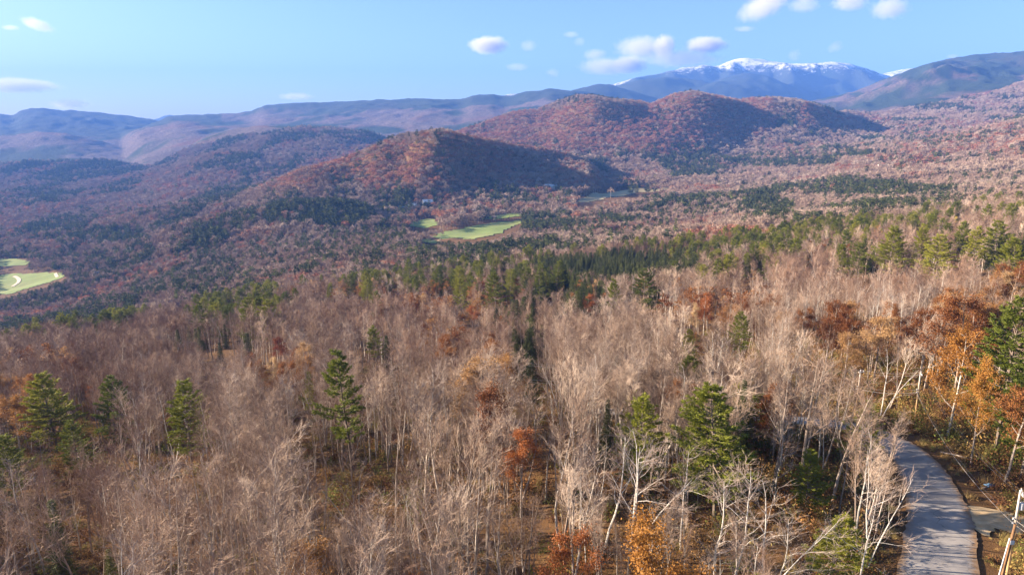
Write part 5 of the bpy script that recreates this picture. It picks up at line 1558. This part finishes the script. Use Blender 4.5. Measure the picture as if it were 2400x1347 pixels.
def wire(a, b, sag, label, m='cable', r=.02, group=None, n=14):
    s = Shape(); pts = []
    for i in range(n + 1):
        f = i / n; p = a.lerp(b, f); pts.append((p.x, p.y, p.z - sag * 4 * f * (1 - f)))
    s.path(pts, [r] * (n + 1), 5)
    o = obj('power_line', s.mesh('wire', M[m])); tag(o, label, 'wire', group)
    return o
def at_pole(p, h, off, lean): return Vector((p.x + math.sin(lean) * h + off[0], p.y + off[1], p.z - .3 + h + off[2]))
l1, l2 = R(-1.2), R(-1.4)
left_end = Vector((pb3.x - 60, pb3.y + 4, pb3.z + 9))
for i, (dz, lab) in enumerate(((0, 'upper'), (-.45, 'second'), (-3.2, 'third'), (-3.7, 'lowest'))):
    A = at_pole(pb1, H1P + dz, (-.35 if i > 1 else 0, -.1, 0), l1)
    wire(A, at_pole(pb3, 9.5 + dz, (0, 0, 0), 0), .5, '%s wire running left from the pole at the road bend into the trees' % lab, r=.016 if i < 3 else .03)
    wire(A, at_pole(pb2, h2 + dz, (-.3 if i > 1 else 0, 0, 0), l2), 1.6, '%s wire falling from the road bend pole to the right edge pole' % lab, 'black_cable' if i < 3 else 'cable', r=.010 if i < 3 else .018)
    wire(at_pole(pb3, 9.5 + dz, (0, 0, 0), 0), left_end + Vector((0, 0, dz)), 1.0, '%s wire leaving the half hidden pole to the left' % lab, r=.016)
    wire(at_pole(pb2, h2 + dz, (-.3 if i > 1 else 0, 0, 0), l2), Vector((pb2.x + 10, pb2.y - 55, pb2.z + h2 + dz)), 1.5, '%s wire leaving the right edge pole out of the picture' % lab)

# ------------------------------------------------------------------ rocks, logs, tarp
def rock(p, r, label, seed):
    g_ = np.random.default_rng(seed)
    import bmesh
    bm = bmesh.new(); bmesh.ops.create_icosphere(bm, subdivisions=2, radius=1)
    co = np.array([v.co[:] for v in bm.verts])
    for _ in range(7):
        nrm_ = g_.normal(size=3); nrm_ /= np.linalg.norm(nrm_); cut = g_.uniform(.45, .8)
        dd_ = co @ nrm_; m_ = dd_ > cut; co[m_] -= np.outer(dd_[m_] - cut, nrm_)
    co *= np.array([r * g_.uniform(.9, 1.3), r * g_.uniform(.7, 1.1), r * g_.uniform(.5, .75)])
    for v, c in zip(bm.verts, co): v.co = c
    me = bpy.data.meshes.new('rock'); bm.to_mesh(me); bm.free(); me.materials.append(M['rock'])
    o = obj('rock', me, loc=(p.x, p.y, p.z + r * .2), rotz=g_.uniform(0, 6)); tag(o, label, 'rock', 'rocks around the foot of the road bend pole')
    return o
for i, (px, py, r, lab) in enumerate([(2128, 990, .55, 'largest grey rock left of the foot of the road bend pole'), (2112, 996, .4, 'grey rock farther left of the road bend pole'), (2158, 990, .4, 'rock right of the foot of the road bend pole'),
                                 (2176, 986, .35, 'small rock farther right of the road bend pole'), (2226, 955, .35, 'pale stone up the clearing behind the pole'), (2098, 1004, .3, 'small grey rock nearest the road edge left of the pole')]):
    rock(ground_at(px, py), r, lab, i + 3)
def log(a, b, r, label, m='birch_bark'):
    c = (a + b) / 2
    s = Shape(); n = 6
    pts = []
    for i in range(n + 1):
        f = i / n; p = a.lerp(b, f); z = max(p.z, H1(p.x, p.y) + r * .8)
        pts.append((p.x - c.x + rnd.gauss(0, .06), p.y - c.y + rnd.gauss(0, .06), z - c.z + rnd.gauss(0, .03)))
    s.path(pts, [r * (1 - .5 * i / n) for i in range(n + 1)], 7)
    s.path([pts[0], vadd(pts[0], (.01, .01, .01))], [r, .01], 7)
    for i in range(5):
        q, d, _ = along(pts, rnd.uniform(.3, .95)); e, _ = walk(q, (rnd.gauss(0, 1), rnd.gauss(0, .6), .7), rnd.uniform(.5, 1.2), 2, .2, 0); s.path(e, [.04, .02, .006], 4)
    o = obj('fallen_log', s.mesh('log', M[m]), loc=c); tag(o, label, 'log')
log(ground_at(2240, 1020), ground_at(2310, 1092), .15, 'long fallen trunk lying below the golden oaks right of the road', 'bark')
log(ground_at(2205, 1060), ground_at(2285, 1078), .13, 'thin fallen trunk lying across the clearing right of the road', 'bark')
log(ground_at(2300, 1145), ground_at(2385, 1128), .14, 'fallen trunk on the brown bank above the gravel drive', 'bark')
log(ground_at(2095, 1360), ground_at(2052, 1330), .12, 'fallen pole wood beside the left road edge at the bottom', 'bark')
# blue tarp, a small crumpled sheet
p = ground_at(2318, 1140)
n = 14; g_ = np.random.default_rng(9)
gx, gy = np.meshgrid(np.linspace(-.6, .6, n), np.linspace(-.4, .4, n))
gz_ = .18 + .30 * np.exp(-(gx ** 2 * 1.5 + gy ** 2 * 4)) + (fbm(gx * 3 + 9, gy * 3, 3, 2) - .5) * .22
idx = np.arange(n * n).reshape(n, n)
Q = np.stack([idx[:-1, :-1], idx[:-1, 1:], idx[1:, 1:], idx[1:, :-1]], -1).reshape(-1, 4)
o = obj('tarp', mesh_from('tarp', np.stack([gx.ravel(), gy.ravel(), gz_.ravel()], 1), [Q], [M['tarp']], smooth=True), loc=p, rotz=.3)
md = o.modifiers.new('thick', 'SOLIDIFY'); md.thickness = .03
tag(o, 'small crumpled blue tarp on the brown bank above the gravel drive', 'tarp')

# ------------------------------------------------------------------ far buildings
def house(px, py, w, d, h, rot, label, wall='white_wall', roof='roof_grey', name='house', cat='house', nw=4, chim=True, lift=0):
    p = ground_at(px, py, 400, 9000)
    t = thing(name, label, cat, (p.x, p.y, p.z - .5 + lift), rot)
    rh = d * .32
    s = Shape(); s.box((-w / 2, -d / 2, 0), (w / 2, d / 2, h))
    s.raw([(-w / 2, -d / 2, h), (-w / 2, d / 2, h), (-w / 2, 0, h + rh), (w / 2, -d / 2, h), (w / 2, d / 2, h), (w / 2, 0, h + rh)], T=[(0, 2, 1), (3, 4, 5)])
    obj('wall', s.mesh('wall', M[wall]), t)
    s = Shape(); e = .5
    for sg in (-1, 1):
        y0 = sg * (d / 2 + e); z0 = h - e * .64
        s.raw([(-w / 2 - e, y0, z0), (w / 2 + e, y0, z0), (w / 2 + e, 0, h + rh + .02), (-w / 2 - e, 0, h + rh + .02),
               (-w / 2 - e, y0, z0 + .3), (w / 2 + e, y0, z0 + .3), (w / 2 + e, 0, h + rh + .32), (-w / 2 - e, 0, h + rh + .32)],
              Q=[(0, 3, 2, 1), (4, 5, 6, 7), (0, 1, 5, 4), (1, 2, 6, 5), (3, 0, 4, 7)])
    rf = obj('roof', s.mesh('roof', M[roof]), t)
    if chim:
        s = Shape(); s.box((w * .2, -.5, h + rh * .6), (w * .2 + 1, .5, h + rh + 1.4)); obj('chimney', s.mesh('chimney', M['roof_brown']), rf)
    fl = max(1, int(h / 2.8))
    s = Shape(); s.box((-.55, -.03, -.75), (.55, .03, .75)); wm = s.mesh('window', M['window'])
    for f in range(fl):
        for k in range(nw):
            x = -w / 2 + w * (k + .5) / nw
            if f == 0 and k == nw // 2: continue
            obj('window', wm, t, (x, -d / 2 - .03, 1.6 + f * 2.8))
        obj('window', wm, t, (-w / 2 - .03, 0, 1.6 + f * 2.8), math.pi / 2)
    s = Shape(); s.box((-.55, -.03, 0), (.55, .03, 2.2)); x = -w / 2 + w * (nw // 2 + .5) / nw
    obj('door', s.mesh('door', M['roof_brown']), t, (x, -d / 2 - .04, .45))
    return t
B = [(1135, 512, 13, 9, 6, .5, 'white farmhouse at the top corner of the big hay field', {}),
     (1158, 511, 9, 7, 4, -.2, 'small brown shed beside the white farmhouse', dict(wall='roof_brown', name='shed', cat='shed', chim=False)),
     (948, 497, 26, 12, 6, .15, 'white building at the left end of the farm complex', dict(roof='roof_pale', name='barn', cat='barn', nw=7, lift=6)),
     (968, 493, 22, 14, 8, -.3, 'white gabled building in the middle of the farm complex', dict(roof='roof_pale', nw=6, lift=6)),
     (985, 489, 30, 12, 6, .1, 'long pale roofed building of the farm complex', dict(roof='roof_pale', name='barn', cat='barn', nw=8, lift=7)),
     (1003, 487, 24, 16, 9, .3, 'grey sided building at the right end of the farm complex', dict(wall='grey_wall', roof='roof_pale', nw=6, lift=7)),
     (1290, 449, 34, 14, 8, .1, 'long pale building in the hill shade left of the pale field', dict(roof='roof_pale', name='barn', cat='barn', nw=9, lift=8)),
     (930, 533, 12, 8, 5, .6, 'small white house among pines below the farm complex', dict(lift=6)),
     (174, 545, 11, 8, 6, .2, 'tiny white house in the dark conifers at left', dict(lift=9)),
     (308, 598, 14, 9, 6, -.4, 'white house between bare trees left of the valley centre', dict(lift=9)),
     (296, 600, 9, 7, 4, .5, 'white shed left of the valley white house', dict(name='shed', cat='shed', chim=False, lift=9)),
     (66, 587, 22, 10, 6, .1, 'grey roofed house above the golf fairway', dict(roof='roof_pale', wall='grey_wall', lift=6)),
     (213, 571, 26, 9, 4, 0, 'long low pale building in shade at left', dict(roof='roof_pale', name='barn', cat='barn', chim=False, lift=6)),
     (230, 655, 8, 7, 6, .7, 'tiny white gable between dark pines at lower left valley', dict(lift=8)),
     (2065, 403, 17, 10, 7, -.2, 'white house alone on the wooded right slope', dict(roof='roof_brown', lift=10)),
     (2316, 272, 30, 14, 9, -.4, 'white house high in the far right valley', dict(lift=12)),
     (2308, 292, 20, 12, 7, .4, 'pale house below the high white house at far right', dict(lift=12))]
for b_ in B: house(*b_[:7], **b_[7])

# ------------------------------------------------------------------ clouds
def cloud_mat(name, dens, scale):
    m = bpy.data.materials.new(name); m.use_nodes = True
    N, L = m.node_tree.nodes, m.node_tree.links
    N.remove(N['Principled BSDF'])
    pv = N.new('ShaderNodeVolumePrincipled')
    pv.inputs['Color'].default_value = (.90, .86, .88, 1)
    pv.inputs['Anisotropy'].default_value = .2
    tc = N.new('ShaderNodeTexCoord')
    g_ = N.new('ShaderNodeNewGeometry')
    nz = noise(N, L, scale * 1.3, 6, g_.outputs['Position'], .68)
    # thin towards the rim of the unit sphere the cloud was shaped from
    vl = N.new('ShaderNodeVectorMath'); vl.operation = 'LENGTH'; L.new(tc.outputs['Object'], vl.inputs[0])
    mr = N.new('ShaderNodeMapRange'); mr.inputs[1].default_value = 1.0; mr.inputs[2].default_value = .25; mr.inputs[3].default_value = -.35; mr.inputs[4].default_value = .45
    L.new(vl.outputs['Value'], mr.inputs[0])
    ad = N.new('ShaderNodeMath'); ad.operation = 'ADD'; L.new(nz.outputs[0], ad.inputs[0]); L.new(mr.outputs[0], ad.inputs[1])
    m2 = N.new('ShaderNodeMapRange'); m2.inputs[1].default_value = .47; m2.inputs[2].default_value = .90; m2.inputs[3].default_value = 0; m2.inputs[4].default_value = dens
    L.new(ad.outputs[0], m2.inputs[0])
    L.new(m2.outputs[0], pv.inputs['Density'])
    L.new(pv.outputs[0], N['Material Output'].inputs['Volume'])
    return m
CM = [cloud_mat('cloud_dense', .0050, .0048), cloud_mat('cloud_soft', .0017, .0045), cloud_mat('cloud_wisp', .0011, .0045)]
CLOUDS = [(1145, 106, 96, 40, 0, 'compact puffy white cloud alone in the middle of the sky'), (1395, 128, 56, 26, 1, 'small pinkish cloud left of the cluster over the snow mountain'),
 (1505, 112, 130, 52, 1, 'broad soft cloud in the upper part of the cluster'), (1556, 108, 60, 52, 0, 'bright round top at the right of the cluster'),
 (1425, 156, 140, 40, 1, 'low grey pink cloud at the lower left of the cluster'), (1475, 152, 90, 42, 0, 'bright puffy cloud low in the cluster'), (1655, 106, 105, 36, 0, 'bright cloud above the left shoulder of the snow mountain'),
 (1600, 138, 190, 40, 2, 'thin haze of cloud just above the snow ridge'), (1295, 171, 34, 22, 1, 'tiny grey cloud left of the cluster near the ridge'), (1790, 14, 130, 56, 1, 'long grey pink cloud at the top edge, left one'),
 (1885, 12, 80, 34, 2, 'faint wisp trailing right of the long top edge cloud'), (1992, 8, 90, 34, 1, 'grey cloud at the top edge above the snow mountain'), (2085, 20, 95, 50, 1, 'ragged grey cloud at the top edge, rightmost'),
 (1744, 68, 56, 13, 2, 'thin streak of cloud under the long top edge cloud'), (36, 200, 210, 36, 1, 'flat white cloud cut off by the left edge'), (165, 244, 100, 26, 1, 'low white cloud just above the left mountain'),
 (25, 65, 44, 13, 1, 'small white streak at the upper left edge'), (88, 58, 80, 28, 1, 'slanted white wisp in the upper left'), (695, 226, 90, 18, 2, 'faint grey streak above the long middle ridge'),
 (1338, 81, 40, 15, 2, 'faint small puff high left of the cluster'), (1358, 98, 30, 22, 2, 'faint puff just above the small pinkish cloud'), (1238, 108, 44, 26, 2, 'barely visible wisp right of the puffy cloud'),
 (1212, 157, 60, 18, 2, 'barely visible streak below the puffy cloud'), (2232, 133, 30, 12, 1, 'tiny cloud touching the right mountain ridge'), (1862, 130, 34, 28, 2, 'faint puff above the snow summit'), (1958, 110, 40, 26, 2, 'slanted faint wisp right of the snow summit'),
 (1250, 30, 10, 5, 2, '')]
import bmesh
for i, (px, py, w, h, m, lab) in enumerate(CLOUDS[:-1]):
    Yc = 23000 + (i * 631) % 2500
    dpt = CP * Yc - SP * slope_of(py) * Yc
    bm = bmesh.new(); bmesh.ops.create_icosphere(bm, subdivisions=3, radius=1)
    for v in bm.verts:
        c = np.array(v.co[:]); k_ = .62 + 1.0 * (float(fbm(np.array([c[0] * 1.7 + i * 9.1]), np.array([c[2] * 1.7 + c[1] + i * 3.3]), 3, 6)[0]) - .3)
        v.co = v.co * k_
    me = bpy.data.meshes.new('cloud'); bm.to_mesh(me); bm.free(); me.materials.append(CM[m])
    me.polygons.foreach_set('use_smooth', [True] * len(me.polygons))
    o = obj('cloud', me, loc=(t_of(px, py) * Yc, Yc, slope_of(py) * Yc))
    o.scale = (w / 1600 * dpt * .74, w / 1600 * dpt * .5, h / 1600 * dpt * .78)
    if i in (9, 17, 25): o.rotation_euler = (0, R(-22 if i != 17 else 18), 0)
    tag(o, lab, 'cloud')
